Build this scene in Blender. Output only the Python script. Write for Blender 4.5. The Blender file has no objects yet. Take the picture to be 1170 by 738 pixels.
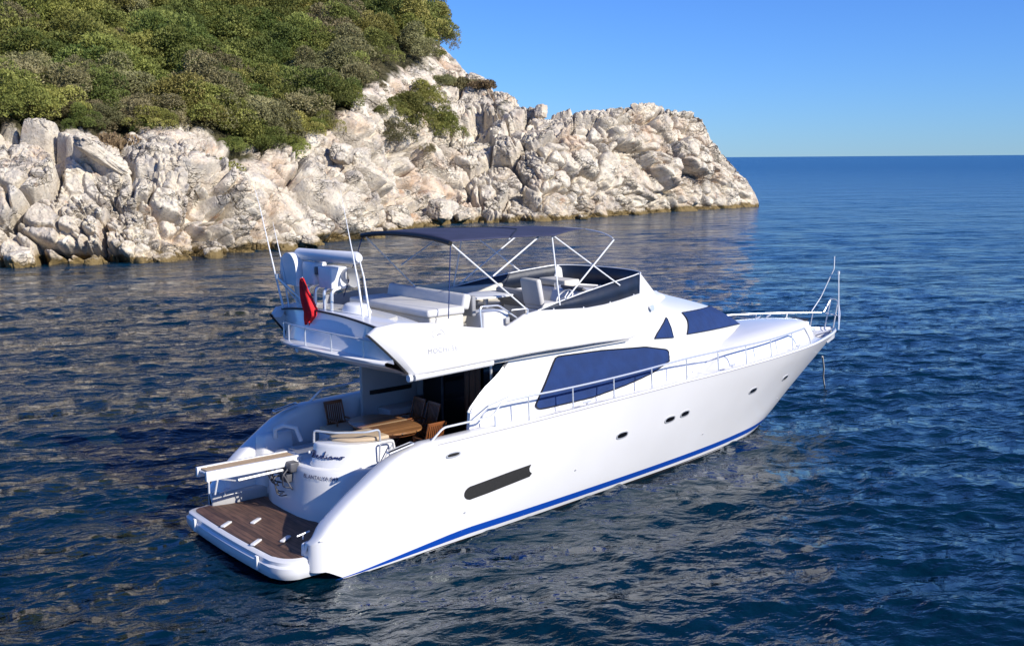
import bpy, bmesh, math, random
import numpy as np
from mathutils import Vector, Matrix
R = math.radians
sc = bpy.context.scene
col = sc.collection
rng = random.Random(7)

# ------------------------------------------------------------------ camera
F_PX, IMG_W, IMG_CY, HORIZ, ROLL = 1220.0, 1170.0, 369.0, 181.5, R(0.43)
CAM = Vector((-8.3, -18.4, 7.5))
pitch = math.atan((IMG_CY - HORIZ) / F_PX)
yaw = math.atan((2050 - 585) / (F_PX / math.cos(pitch)))
fw = Vector((math.cos(yaw) * math.cos(pitch), math.sin(yaw) * math.cos(pitch), -math.sin(pitch)))
rt0 = Vector((math.sin(yaw), -math.cos(yaw), 0))
up0 = rt0.cross(fw)
rt = rt0 * math.cos(ROLL) - up0 * math.sin(ROLL)
up = up0 * math.cos(ROLL) + rt0 * math.sin(ROLL)
cd = bpy.data.cameras.new('camera')
cam = bpy.data.objects.new('camera', cd); col.objects.link(cam)
cd.sensor_width = 36; cd.lens = F_PX / IMG_W * 36
cd.clip_start = 0.1; cd.clip_end = 60000
M3 = Matrix((rt, up, -fw)).transposed()
cam.matrix_world = Matrix.Translation(CAM) @ M3.to_4x4()
sc.camera = cam

# ------------------------------------------------------------------ sky, sun, exposure
SUN_EL, SUN_FWD = R(29), R(12)          # sun to starboard, a little ahead of the beam
sun_dir = Vector((math.cos(SUN_EL) * math.sin(SUN_FWD), -math.cos(SUN_EL) * math.cos(SUN_FWD), math.sin(SUN_EL)))
w = bpy.data.worlds.new('World'); sc.world = w; w.use_nodes = True
nt = w.node_tree
sky = nt.nodes.new('ShaderNodeTexSky'); sky.sky_type = 'NISHITA'; sky.sun_disc = False
sky.sun_elevation = SUN_EL; sky.sun_rotation = R(180) - SUN_FWD
sky.air_density = 1.0; sky.dust_density = 0.0; sky.ozone_density = 2.2; sky.altitude = 0
bg = nt.nodes['Background']; bg.inputs['Strength'].default_value = 0.082
tint = nt.nodes.new('ShaderNodeMix'); tint.data_type = 'RGBA'; tint.blend_type = 'MULTIPLY'; tint.inputs['Factor'].default_value = 1.0
tint.inputs[7].default_value = (0.42, 0.79, 1.62, 1)
nt.links.new(sky.outputs[0], tint.inputs[6]); nt.links.new(tint.outputs[2], bg.inputs['Color'])
sl = bpy.data.lights.new('sun', 'SUN'); sl.energy = 5.0; sl.angle = R(0.5); sl.color = (1.0, 0.94, 0.84)
so = bpy.data.objects.new('sun', sl); col.objects.link(so)
so.rotation_euler = sun_dir.to_track_quat('Z', 'Y').to_euler()
sc.view_settings.view_transform = 'Standard'; sc.view_settings.look = 'None'
sc.view_settings.exposure = 0.25; sc.view_settings.gamma = 1.0; sc.view_settings.use_curve_mapping = False
sc.render.engine = 'CYCLES'
sc.cycles.max_bounces = 6; sc.cycles.glossy_bounces = 3; sc.cycles.diffuse_bounces = 3
sc.cycles.caustics_reflective = False; sc.cycles.caustics_refractive = False

# ------------------------------------------------------------------ material helpers
def mat(name, color, rough=0.5, metal=0.0, spec=0.5, coat=0.0, var=0.0, vscale=3.0, bump=0.0, bscale=20.0, vdark=0.7):
    m = bpy.data.materials.new(name); m.use_nodes = True
    t = m.node_tree; p = t.nodes['Principled BSDF']
    p.inputs['Base Color'].default_value = (*color, 1); p.inputs['Roughness'].default_value = rough
    p.inputs['Metallic'].default_value = metal; p.inputs['Specular IOR Level'].default_value = spec
    p.inputs['Coat Weight'].default_value = coat
    if var or bump:
        tc = t.nodes.new('ShaderNodeTexCoord')
    if var:
        n = t.nodes.new('ShaderNodeTexNoise'); n.inputs['Scale'].default_value = vscale; n.inputs['Detail'].default_value = 6
        t.links.new(tc.outputs['Object'], n.inputs['Vector'])
        r = t.nodes.new('ShaderNodeValToRGB')
        r.color_ramp.elements[0].position = 0.35; r.color_ramp.elements[1].position = 0.65
        r.color_ramp.elements[0].color = (*[c * (1 - var) for c in color], 1)
        r.color_ramp.elements[1].color = (*[min(1, c * (1 + var * 0.6)) for c in color], 1)
        t.links.new(n.outputs['Fac'], r.inputs['Fac']); t.links.new(r.outputs['Color'], p.inputs['Base Color'])
    if bump:
        n2 = t.nodes.new('ShaderNodeTexNoise'); n2.inputs['Scale'].default_value = bscale; n2.inputs['Detail'].default_value = 5
        t.links.new(tc.outputs['Object'], n2.inputs['Vector'])
        b = t.nodes.new('ShaderNodeBump'); b.inputs['Strength'].default_value = bump; b.inputs['Distance'].default_value = 0.05
        t.links.new(n2.outputs['Fac'], b.inputs['Height']); t.links.new(b.outputs['Normal'], p.inputs['Normal'])
    return m

M = {}
M['gel'] = mat('white_gelcoat', (0.74, 0.735, 0.735), 0.2, coat=0.25, var=0.03, vscale=0.6, bump=0.02, bscale=1.2)
M['gelshade'] = mat('shaded_gelcoat', (0.42, 0.42, 0.42), 0.4, var=0.05)  # white gelcoat darkened; shade of sheltered parts put into the colour
M['cream'] = mat('cream_liner', (0.60, 0.57, 0.50), 0.55, var=0.06)
M['blue'] = mat('blue_boot_stripe', (0.004, 0.055, 0.34), 0.3)
M['anti'] = mat('dark_antifouling', (0.012, 0.014, 0.02), 0.6, var=0.3, vscale=5)
M['canvas'] = mat('navy_canvas', (0.005, 0.029, 0.125), 0.85, var=0.14, vscale=3, bump=0.6, bscale=3.2)
M['bimini'] = mat('dark_navy_canvas', (0.036, 0.041, 0.085), 0.8, var=0.15, vscale=2.5, bump=0.3, bscale=3)
M['steel'] = mat('stainless_steel', (0.74, 0.75, 0.77), 0.28, metal=0.55)
M['alu'] = mat('white_painted_tube', (0.78, 0.79, 0.8), 0.35)
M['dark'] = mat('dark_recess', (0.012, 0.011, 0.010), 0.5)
M['rubber'] = mat('black_rubber', (0.018, 0.018, 0.02), 0.6)
M['glass'] = mat('dark_navy_screen_cover', (0.005, 0.013, 0.034), 0.5, var=0.25, vscale=2.5, bump=0.2, bscale=4)
M['salon'] = mat('dark_salon_glass', (0.006, 0.006, 0.007), 0.05, spec=0.5)
M['wooddoor'] = mat('dark_mahogany', (0.07, 0.022, 0.010), 0.35, var=0.3, vscale=4)
M['cushion'] = mat('grey_white_vinyl', (0.62, 0.61, 0.60), 0.55, var=0.05, bump=0.15, bscale=6)
M['gcush'] = mat('grey_vinyl', (0.30, 0.30, 0.31), 0.6, var=0.08, bump=0.15, bscale=8)
M['beige'] = mat('beige_cushion', (0.52, 0.40, 0.27), 0.7, var=0.08, bump=0.15, bscale=8)
M['red'] = mat('red_flag_cloth', (0.80, 0.014, 0.02), 0.8, var=0.15, bump=0.4, bscale=6)
M['navytext'] = mat('navy_lettering', (0.01, 0.018, 0.10), 0.4)
M['greytext'] = mat('grey_lettering', (0.33, 0.32, 0.33), 0.4)
M['mech'] = mat('grey_machinery', (0.10, 0.10, 0.11), 0.5, var=0.3)
M['rope'] = mat('white_rope', (0.55, 0.53, 0.48), 0.9)
M['radome'] = mat('white_radome_plastic', (0.76, 0.77, 0.79), 0.4, var=0.03)
M['plexi'] = mat('dark_vent_mesh', (0.022, 0.021, 0.02), 0.6, var=0.2, vscale=20)

def wood(name, c1, c2, rough, axis='X', scale=9.0, plank=0.06, coat=0.0):
    m = bpy.data.materials.new(name); m.use_nodes = True
    t = m.node_tree; p = t.nodes['Principled BSDF']; p.inputs['Roughness'].default_value = rough
    p.inputs['Coat Weight'].default_value = coat
    tc = t.nodes.new('ShaderNodeTexCoord')
    mp = t.nodes.new('ShaderNodeMapping')
    mp.inputs['Scale'].default_value = (1.2, scale, scale) if axis == 'X' else (scale, 1.2, scale)
    t.links.new(tc.outputs['Object'], mp.inputs['Vector'])
    n = t.nodes.new('ShaderNodeTexNoise'); n.inputs['Scale'].default_value = 2.2; n.inputs['Detail'].default_value = 8
    t.links.new(mp.outputs[0], n.inputs['Vector'])
    r = t.nodes.new('ShaderNodeValToRGB')
    r.color_ramp.elements[0].position = 0.3; r.color_ramp.elements[1].position = 0.7
    r.color_ramp.elements[0].color = (*c1, 1); r.color_ramp.elements[1].color = (*c2, 1)
    t.links.new(n.outputs['Fac'], r.inputs['Fac'])
    # caulking seams between the planks
    sx = t.nodes.new('ShaderNodeSeparateXYZ'); t.links.new(tc.outputs['Object'], sx.inputs[0])
    d = t.nodes.new('ShaderNodeMath'); d.operation = 'DIVIDE'; d.inputs[1].default_value = plank
    t.links.new(sx.outputs['Y' if axis == 'X' else 'X'], d.inputs[0])
    fr = t.nodes.new('ShaderNodeMath'); fr.operation = 'FRACT'; t.links.new(d.outputs[0], fr.inputs[0])
    lt = t.nodes.new('ShaderNodeMath'); lt.operation = 'LESS_THAN'; lt.inputs[1].default_value = 0.10
    t.links.new(fr.outputs[0], lt.inputs[0])
    fl = t.nodes.new('ShaderNodeMath'); fl.operation = 'FLOOR'; t.links.new(d.outputs[0], fl.inputs[0])
    wn = t.nodes.new('ShaderNodeTexWhiteNoise'); wn.noise_dimensions = '1D'; t.links.new(fl.outputs[0], wn.inputs['W'])
    hs = t.nodes.new('ShaderNodeHueSaturation')
    mr = t.nodes.new('ShaderNodeMapRange'); mr.inputs['To Min'].default_value = 0.7; mr.inputs['To Max'].default_value = 1.35
    t.links.new(wn.outputs['Value'], mr.inputs['Value']); t.links.new(mr.outputs[0], hs.inputs['Value'])
    t.links.new(r.outputs['Color'], hs.inputs['Color'])
    mx = t.nodes.new('ShaderNodeMix'); mx.data_type = 'RGBA'
    t.links.new(lt.outputs[0], mx.inputs['Factor']); t.links.new(hs.outputs['Color'], mx.inputs[6])
    mx.inputs[7].default_value = (0.015, 0.012, 0.01, 1)
    t.links.new(mx.outputs[2], p.inputs['Base Color'])
    return m
M['teakdeck'] = wood('weathered_teak_deck', (0.060, 0.031, 0.021), (0.15, 0.080, 0.052), 0.6, 'Y', plank=0.11)
M['teak'] = wood('oiled_teak', (0.22, 0.095, 0.036), (0.36, 0.18, 0.072), 0.38, 'X', plank=0.085, coat=0.2)
M['teakdark'] = mat('dark_oiled_teak', (0.22, 0.075, 0.024), 0.4, var=0.3, vscale=7)
M['teakpale'] = wood('pale_teak_tread', (0.42, 0.29, 0.16), (0.55, 0.40, 0.24), 0.6, 'X', plank=0.07)

# ------------------------------------------------------------------ object helpers
def link(o, parent=None):
    col.objects.link(o)
    if parent is not None: o.parent = parent
    return o
def tag(o, label, cat, group=None, kind=None):
    if label: o['label'] = label
    if cat: o['category'] = cat
    if group: o['group'] = group
    if kind: o['kind'] = kind
    return o
def empty(name, loc, label, cat, group=None, rz=0):
    o = bpy.data.objects.new(name, None); o.location = loc; o.rotation_euler = (0, 0, rz)
    link(o); return tag(o, label, cat, group)
class MB:
    def __init__(s): s.v = []; s.f = []
    def grid(s, rows, close=False, flip=False):
        b = len(s.v); n = len(rows[0])
        for r in rows: s.v.extend([tuple(p) for p in r])
        for i in range(len(rows) - 1):
            for j in range(n if close else n - 1):
                k = (j + 1) % n
                q = (b + i * n + j, b + i * n + k, b + (i + 1) * n + k, b + (i + 1) * n + j)
                s.f.append(q[::-1] if flip else q)
        return s
    def poly(s, pts):
        b = len(s.v); s.v.extend([tuple(p) for p in pts]); s.f.append(tuple(range(b, b + len(pts)))); return s
    def box(s, c, d, rz=0.0, ry=0.0):
        b = len(s.v); m = Matrix.Rotation(rz, 3, 'Z') @ Matrix.Rotation(ry, 3, 'Y')
        for x in (-.5, .5):
            for y in (-.5, .5):
                for z in (-.5, .5):
                    s.v.append(tuple(Vector(c) + m @ Vector((x * d[0], y * d[1], z * d[2]))))
        for q in ((0, 1, 3, 2), (4, 6, 7, 5), (0, 4, 5, 1), (2, 3, 7, 6), (0, 2, 6, 4), (1, 5, 7, 3)):
            s.f.append(tuple(b + i for i in q))
        return s
    def tube(s, pts, r, n=8, caps=True):
        pts = [Vector(p) for p in pts]; rad = r if isinstance(r, (list, tuple)) else [r] * len(pts)
        rows = []; prev = None
        for i, p in enumerate(pts):
            a = pts[max(0, i - 1)]; c = pts[min(len(pts) - 1, i + 1)]
            t = (c - a).normalized()
            if prev is None:
                x = t.orthogonal().normalized()
            else:
                x = (prev - t * prev.dot(t)); x = x.normalized() if x.length > 1e-6 else t.orthogonal().normalized()
            prev = x; y = t.cross(x)
            rows.append([p + (x * math.cos(2 * math.pi * k / n) + y * math.sin(2 * math.pi * k / n)) * rad[i] for k in range(n)])
        s.grid(rows, close=True)
        if caps:
            s.poly(rows[0][::-1]); s.poly(rows[-1])
        return s
    def prism(s, pts, z0, z1, shrink=1.0):
        n = len(pts); cx = sum(p[0] for p in pts) / n; cy = sum(p[1] for p in pts) / n
        lo = [(p[0], p[1], z0) for p in pts]; hi = [(cx + (p[0] - cx) * shrink, cy + (p[1] - cy) * shrink, z1) for p in pts]
        s.grid([lo, hi], close=True); s.poly(lo[::-1]); s.poly(hi); return s
    def lathe(s, c, prof, n=24):
        rows = [[(c[0] + r * math.cos(2 * math.pi * k / n), c[1] + r * math.sin(2 * math.pi * k / n), c[2] + z) for k in range(n)] for r, z in prof]
        s.grid(rows, close=True); return s
    def build(s, name, m, parent=None, smooth=False, bevel=0.0, subsurf=0, solid=0.0, angle=40):
        me = bpy.data.meshes.new(name); me.from_pydata(s.v, [], s.f); me.update()
        bm = bmesh.new(); bm.from_mesh(me); bmesh.ops.remove_doubles(bm, verts=bm.verts, dist=1e-5)
        bmesh.ops.recalc_face_normals(bm, faces=bm.faces); bm.to_mesh(me); bm.free()
        if smooth:
            me.shade_smooth() if hasattr(me, 'shade_smooth') else None
            if angle < 180: me.set_sharp_from_angle(angle=R(angle))
        o = bpy.data.objects.new(name, me); me.materials.append(M[m] if isinstance(m, str) else m)
        if solid:
            q = o.modifiers.new('solid', 'SOLIDIFY'); q.thickness = solid; q.offset = -1
        if bevel:
            q = o.modifiers.new('bevel', 'BEVEL'); q.width = bevel; q.segments = 3; q.limit_method = 'ANGLE'; q.angle_limit = R(40)
            if not smooth: me.shade_smooth()
        if subsurf:
            q = o.modifiers.new('sub', 'SUBSURF'); q.levels = subsurf; q.render_levels = subsurf
        return link(o, parent)
def lerp_tab(tab, x):
    xs = [t[0] for t in tab]
    if x <= xs[0]: return tab[0][1]
    if x >= xs[-1]: return tab[-1][1]
    for i in range(len(xs) - 1):
        if xs[i] <= x <= xs[i + 1]:
            # monotone-ish cubic (Catmull-Rom)
            x0, x1 = xs[i], xs[i + 1]; y0, y1 = tab[i][1], tab[i + 1][1]
            m0 = (y1 - tab[i - 1][1]) / (x1 - xs[i - 1]) if i > 0 else (y1 - y0) / (x1 - x0)
            m1 = (tab[i + 2][1] - y0) / (xs[i + 2] - x0) if i + 2 < len(xs) else (y1 - y0) / (x1 - x0)
            h = x1 - x0; t = (x - x0) / h
            return (2*t**3-3*t**2+1)*y0 + (t**3-2*t**2+t)*h*m0 + (-2*t**3+3*t**2)*y1 + (t**3-t**2)*h*m1
def lin_tab(tab, x):
    return float(np.interp(x, [t[0] for t in tab], [t[1] for t in tab]))
def arc_path(pts, r=0.06, n=5):
    """round the corners of a polyline"""
    pts = [Vector(p) for p in pts]; out = [pts[0]]
    for i in range(1, len(pts) - 1):
        a, b, c = pts[i - 1], pts[i], pts[i + 1]
        d1 = (a - b); d2 = (c - b); l = min(r, d1.length * .45, d2.length * .45)
        p = b + d1.normalized() * l; q = b + d2.normalized() * l
        for k in range(n + 1):
            t = k / n; out.append(p * (1 - t) ** 2 + b * 2 * t * (1 - t) + q * t * t)
    out.append(pts[-1]); return out

# ------------------------------------------------------------------ numpy noise
def _h(ix, iy, iz, seed):
    n = (ix.astype(np.int64) * 73856093) ^ (iy.astype(np.int64) * 19349663) ^ (iz.astype(np.int64) * 83492791) ^ (seed * 2654435761)
    n = (n ^ (n >> 13)) * 1274126177 & 0x7fffffff
    n = (n ^ (n >> 16)) * 1911520717 & 0x7fffffff
    return ((n ^ (n >> 11)) & 0xffffff).astype(np.float32) / np.float32(0xffffff)
def vnoise(P, seed=0):
    f = np.floor(P); i = f.astype(np.int64); t = (P - f).astype(np.float32); t = t * t * (3 - 2 * t)
    out = 0
    for dx in (0, 1):
        for dy in (0, 1):
            for dz in (0, 1):
                wgt = (t[:, 0] if dx else 1 - t[:, 0]) * (t[:, 1] if dy else 1 - t[:, 1]) * (t[:, 2] if dz else 1 - t[:, 2])
                out = out + wgt * _h(i[:, 0] + dx, i[:, 1] + dy, i[:, 2] + dz, seed)
    return out * 2 - 1
def fbm(P, oct=4, seed=0, ridged=False):
    a = 1.0; s = 0; n = 0
    for k in range(oct):
        v = vnoise(P * (2.03 ** k) + 17.3 * k, seed + k)
        if ridged: v = 1 - 2 * np.abs(v)
        s = s + a * v; n += a; a *= 0.5
    return s / n
def worley(P, seed=0, facet=False):
    f = np.floor(P).astype(np.int64)
    F1 = np.full(len(P), 9., np.float32); F2 = F1.copy(); ID = np.zeros(len(P), np.float32); FC = np.zeros(len(P), np.float32)
    for dx in (-1, 0, 1):
        for dy in (-1, 0, 1):
            for dz in (-1, 0, 1):
                cx, cy, cz = f[:, 0] + dx, f[:, 1] + dy, f[:, 2] + dz
                px = cx + _h(cx, cy, cz, seed); py = cy + _h(cx, cy, cz, seed + 11); pz = cz + _h(cx, cy, cz, seed + 23)
                ax_, ay_, az_ = P[:, 0] - px, P[:, 1] - py, P[:, 2] - pz
                d = (0.5 * np.sqrt(ax_ ** 2 + ay_ ** 2 + az_ ** 2) + 0.5 * np.maximum(np.maximum(np.abs(ax_ + .3 * az_), np.abs(ay_ - .3 * ax_)), np.abs(az_ + .2 * ay_))).astype(np.float32)
                idv = _h(cx, cy, cz, seed + 37)
                nw = d < F1
                if facet:
                    fc = ax_ * (_h(cx, cy, cz, seed + 51) - .5) + az_ * (_h(cx, cy, cz, seed + 52) - .5) + ay_ * (_h(cx, cy, cz, seed + 53) - .5)
                    FC = np.where(nw, fc, FC)
                F2 = np.where(nw, F1, np.minimum(F2, d)); ID = np.where(nw, idv, ID); F1 = np.where(nw, d, F1)
    return (F1, F2, ID, FC) if facet else (F1, F2, ID)
def np_mesh(name, V, Fq, m, smooth=True):
    me = bpy.data.meshes.new(name)
    me.vertices.add(len(V)); me.vertices.foreach_set('co', V.astype(np.float32).ravel())
    k = Fq.shape[1]
    me.loops.add(Fq.size); me.loops.foreach_set('vertex_index', Fq.astype(np.int32).ravel())
    me.polygons.add(len(Fq)); me.polygons.foreach_set('loop_start', (np.arange(len(Fq)) * k).astype(np.int32))
    me.polygons.foreach_set('loop_total', np.full(len(Fq), k, np.int32))
    me.polygons.foreach_set('use_smooth', np.full(len(Fq), smooth, bool))
    me.update(calc_edges=True); me.validate()
    me.materials.append(m)
    return me
def grid_faces(nr, nc):
    i, j = np.meshgrid(np.arange(nr - 1), np.arange(nc - 1), indexing='ij')
    a = (i * nc + j).ravel(); return np.stack([a, a + 1, a + nc + 1, a + nc], 1)


# ------------------------------------------------------------------ rocky coast (one sheet, real relief)
VEG_U = [-420, 0, 60, 100, 140, 170, 210, 240, 270, 300, 330, 350, 370, 400, 410, 440, 455, 490, 505, 522]
VEG_V = [152, 152, 160, 152, 166, 160, 148, 158, 186, 182, 176, 166, 156, 136, 118, 104, 92, 80, 68, 54]
FP = F_PX / math.cos(pitch); TR = math.tan(ROLL)
def hz(u): return HORIZ - (u - 585) * TR
def bearing_pt(u, d):
    a = (u - 585) / FP
    return (CAM.x + d * (math.cos(yaw) + a * math.sin(yaw)), CAM.y + d * (math.sin(yaw) - a * math.cos(yaw)))
# every station: bearing, shoreline mark, then (inland distance, elevation mark); points 1-5 rock, 5 the scrub edge, 6-8 hill to crest
ST = [
 (-420, 322, [(0.8, 285), (1.8, 250), (4, 205), (8, 170), (11, 150), (26, 95), (50, 10), (95, -140)]),
 (-200, 312, [(0.8, 280), (1.8, 245), (4, 205), (7, 165), (10, 145), (22, 100), (44, 15), (92, -130)]),
 (0,   305, [(0.7, 280), (1.6, 245), (3.4, 205), (6, 165), (8.5, 148), (20, 100), (40, 20), (88, -120)]),
 (60,  303, [(0.7, 275), (1.6, 245), (3.6, 205), (6, 170), (9, 156), (21, 105), (41, 25), (88, -115)]),
 (110, 302, [(0.7, 280), (1.6, 250), (3.6, 210), (6, 175), (9, 156), (21, 108), (41, 28), (88, -112)]),
 (150, 301, [(0.7, 280), (1.5, 250), (3.4, 215), (7, 185), (11, 168), (23, 115), (43, 35), (90, -110)]),
 (215, 296, [(0.6, 270), (1.3, 245), (2.8, 205), (7, 172), (12, 150), (25, 105), (46, 30), (92, -100)]),
 (280, 290, [(0.6, 268), (1.3, 245), (2.6, 212), (6, 198), (10, 186), (26, 130), (50, 45), (92, -80)]),
 (310, 286, [(0.8, 268), (2.0, 250), (4.6, 222), (8, 200), (11, 182), (27, 130), (51, 50), (90, -70)]),
 (350, 281, [(0.8, 265), (2.2, 245), (5.5, 215), (10, 180), (14, 155), (28, 118), (52, 50), (86, -50)]),
 (400, 276, [(0.8, 262), (2.4, 245), (6.0, 212), (12, 165), (17, 128), (28, 100), (50, 45), (78, -25)]),
 (440, 268, [(0.8, 256), (2.4, 240), (6.0, 208), (13, 150), (20, 100), (30, 72), (46, 38), (66, -5)]),
 (480, 260, [(0.8, 250), (2.4, 238), (6.0, 210), (14, 150), (23, 95), (31, 70), (42, 45), (54, 22)]),
 (520, 255, [(0.8, 248), (2.2, 234), (5.5, 204), (11, 165), (19, 125), (26, 98), (32, 82), (37, 74)]),
 (560, 254, [(0.8, 248), (2.0, 234), (5.0, 204), (9, 172), (14, 145), (19, 120), (23, 104), (27, 94)]),
 (600, 253, [(0.8, 247), (1.8, 232), (4.2, 202), (7, 172), (10, 152), (13, 138), (16, 128), (19, 120)]),
 (625, 253, [(0.8, 247), (1.8, 232), (4.0, 202), (6.5, 172), (9, 156), (12, 146), (14, 140), (16, 137)]),
 (650, 251, [(0.7, 244), (1.6, 228), (3.6, 200), (5.8, 172), (8, 155), (10, 145), (12, 139), (14, 137)]),
 (700, 248, [(0.7, 238), (1.4, 222), (3.2, 194), (5.4, 166), (7.4, 145), (9, 133), (10.5, 126), (12.5, 122)]),
 (745, 244, [(0.6, 233), (1.2, 218), (2.8, 190), (4.8, 162), (6.8, 140), (8, 129), (9.2, 121), (10.5, 117)]),
 (790, 241, [(0.5, 230), (1.0, 216), (2.4, 190), (4.0, 166), (5.4, 148), (6.4, 138), (7.2, 132), (8, 129)]),
 (808, 240, [(0.5, 230), (1.0, 216), (2.2, 192), (3.6, 168), (5.0, 150), (5.9, 141), (6.6, 135), (7.2, 131)]),
 (820, 239, [(0.5, 230), (1.0, 218), (2.0, 200), (3.2, 184), (4.4, 174), (5.0, 170), (5.6, 167), (6.2, 165)]),
 (838, 238, [(0.5, 230), (0.9, 220), (1.8, 206), (2.8, 196), (3.6, 190), (4.2, 187), (4.6, 186), (5.0, 185)]),
 (855, 237, [(0.4, 231), (0.8, 224), (1.4, 215), (2.0, 209), (2.6, 205), (3.0, 204), (3.4, 203), (3.8, 202)]),
 (865, 236.5, [(0.3, 233), (0.6, 229), (1.0, 225), (1.4, 222), (1.8, 221), (2.1, 220.5), (2.4, 220), (2.7, 220)]),
 (871, 236.5, [(0.2, 235.5), (0.4, 235), (0.7, 234), (1.0, 233.5), (1.2, 233), (1.4, 233), (1.6, 233), (1.8, 233)]),
]
NU, TS = 1250, [0, 6, 14, 28, 34, 30, 62, 60, 46, 24, 14]     # rows per profile segment (first: foot below the water)
us = np.concatenate([np.linspace(-420, -60, 160), np.linspace(-59, 871, NU - 160)])
ctrl = []
for u, vs, pr in ST:
    d0 = 7.5 * FP / (vs - hz(u)); L = [(d0 - 1.6, -1.6), (d0, 0.0)]
    for dd, v in pr:
        d = d0 + dd; L.append((d, 7.5 + (hz(u) - v) * d / FP))
    dr, zr = L[-1]; L.append((dr + 6, zr - 1.5 - 0.15 * zr)); L.append((dr + 30, -2.0))
    ctrl.append(L)
ctrl = np.array(ctrl); stu = np.array([s[0] for s in ST], float)
def smooth_interp(x, xp, fp_):
    y = np.interp(x, xp, fp_)
    k = np.hanning(41); k /= k.sum()
    yp = np.pad(y, 20, mode='edge'); s = np.convolve(yp, k, mode='valid')
    wgt = np.clip((860 - x) / 40, 0, 1); return y * (1 - wgt) + s * wgt
D = np.stack([smooth_interp(us, stu, ctrl[:, k, 0]) for k in range(ctrl.shape[1])], 1)   # (NU, nctrl)
Z = np.stack([smooth_interp(us, stu, ctrl[:, k, 1]) for k in range(ctrl.shape[1])], 1)
segs = [8, 16, 28, 50, 66, 64, 62, 50, 34, 12, 12]
tpar = np.concatenate([np.arange(n) / n + k for k, n in enumerate(segs)] + [[len(segs)]])
def prof_at(Dk, Zk, t):
    i = np.minimum(t.astype(int), Dk.shape[1] - 2); f = t - i
    return Dk[:, i] * (1 - f) + Dk[:, i + 1] * f, Zk[:, i] * (1 - f) + Zk[:, i + 1] * f
DD, ZZ = prof_at(D, Z, tpar)
kk = np.hanning(9); kk /= kk.sum()
def smooth_t(A):
    Ap = np.pad(A, ((0, 0), (4, 4)), mode='edge'); return sum(kk[j] * Ap[:, j:j + A.shape[1]] for j in range(9))
DD, ZZ = smooth_t(DD), smooth_t(ZZ)
A_ = (us - 585) / FP
cy_, sy_ = math.cos(yaw), math.sin(yaw)
BX = CAM.x + DD * (cy_ + A_[:, None] * sy_); BY = CAM.y + DD * (sy_ - A_[:, None] * cy_)
BASE = np.stack([BX, BY, ZZ], 2)
def normals(B):
    du = np.gradient(B, axis=0); dt = np.gradient(B, axis=1)
    n = np.cross(dt, du); n /= np.linalg.norm(n, axis=2, keepdims=True) + 1e-9
    return n
NRM = normals(BASE)
if (NRM[:, :, 2].mean() < 0): NRM = -NRM
P0 = BASE.reshape(-1, 3)
T_all = np.broadcast_to(tpar[None, :], DD.shape).ravel(); U_all = np.broadcast_to(us[:, None], DD.shape).ravel()
# bedding dips to the right; blocks are longer along the bedding
ca, sa = math.cos(R(38)), math.sin(R(38))
Q = np.stack([P0[:, 0] * ca - P0[:, 2] * sa, P0[:, 1], P0[:, 0] * sa + P0[:, 2] * ca], 1)
wv = np.stack([fbm(P0 * 0.22, 3, 101 + k) for k in range(3)], 1)
Qw = Q + 0.75 * wv + 0.16 * np.stack([fbm(P0 * 0.9, 2, 131 + k) for k in range(3)], 1)
rock = np.clip((6.3 - T_all) / 1.0, 0, 1) + (U_all > 500) * np.clip((U_all - 500) / 40, 0, 1); rock = np.clip(rock, 0, 1)
big = 1.0 + 0.0 * T_all
F1, F2, ID, FC = worley(Qw * np.array([1 / 7.4, 1 / 5.8, 1 / 4.6]), 3, True); C1 = F2 - F1
disp = ((ID - 0.45) * 2.2 + FC * 4.2) * np.clip(C1 / 0.09, 0, 1) - 2.6 * np.exp(-(C1 / 0.05) ** 2)
F1b, F2b, IDb, FCb = worley(Qw * np.array([1 / 3.1, 1 / 2.5, 1 / 1.9]) + 9.1, 5, True); C2 = F2b - F1b
disp += ((IDb - 0.5) * 0.85 + FCb * 2.0) * (0.15 + 0.6 * np.clip(vnoise(P0 * 0.16, 315) + .3, 0, 1)) * np.clip(C2 / 0.10, 0, 1) - 1.25 * np.exp(-(C2 / 0.075) ** 2) * (0.35 + 1.1 * np.clip(vnoise(P0 * 0.3, 311) + .4, 0, 1))
F1c, F2c, IDc, FCc = worley(Qw * np.array([1 / 1.15, 1 / 0.9, 1 / 0.6]) + 3.7, 8, True); C3 = F2c - F1c
disp += ((IDc - 0.5) * 0.26 + FCc * 0.6) * (0.12 + 0.55 * np.clip(vnoise(P0 * 0.22, 317) + .2, 0, 1)) * np.clip(C3 / 0.12, 0, 1) - 0.55 * np.exp(-(C3 / 0.12) ** 2) * np.clip(vnoise(P0 * 0.45, 313) * 1.6 + .45, 0, 1)
F1d, F2d, IDd, FCd = worley(Qw * np.array([1 / 0.5, 1 / 0.45, 1 / 0.3]) + 1.7, 9, True); C4 = F2d - F1d
disp += ((IDd - 0.5) * 0.07 + FCd * 0.2) * np.clip(C4 / 0.12, 0, 1)
disp += 0.35 * fbm(P0 * 0.35, 4, 61) + 0.13 * fbm(Q * np.array([0.8, 1.2, 2.4]), 4, 71, ridged=True) + 0.09 * fbm(P0 * 2.2, 3, 81, ridged=True)
sub = fbm(Q * np.array([0.35, 0.9, 3.2]), 3, 91, ridged=True)
disp += 0.05 * sub
amp = rock * 0.85 + (1 - rock) * 0.25
endf = np.clip((874 - U_all) / 45, 0.15, 1)
amp = amp * endf * np.clip((T_all) / 0.9, 0.25, 1) * np.clip((11 - T_all) / 1.5, 0, 1)
crest = np.clip(1 - np.abs(T_all - 9.0) / 1.2, 0, 1) * (U_all > 500)
amp = amp * (1 - 0.45 * crest)
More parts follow.
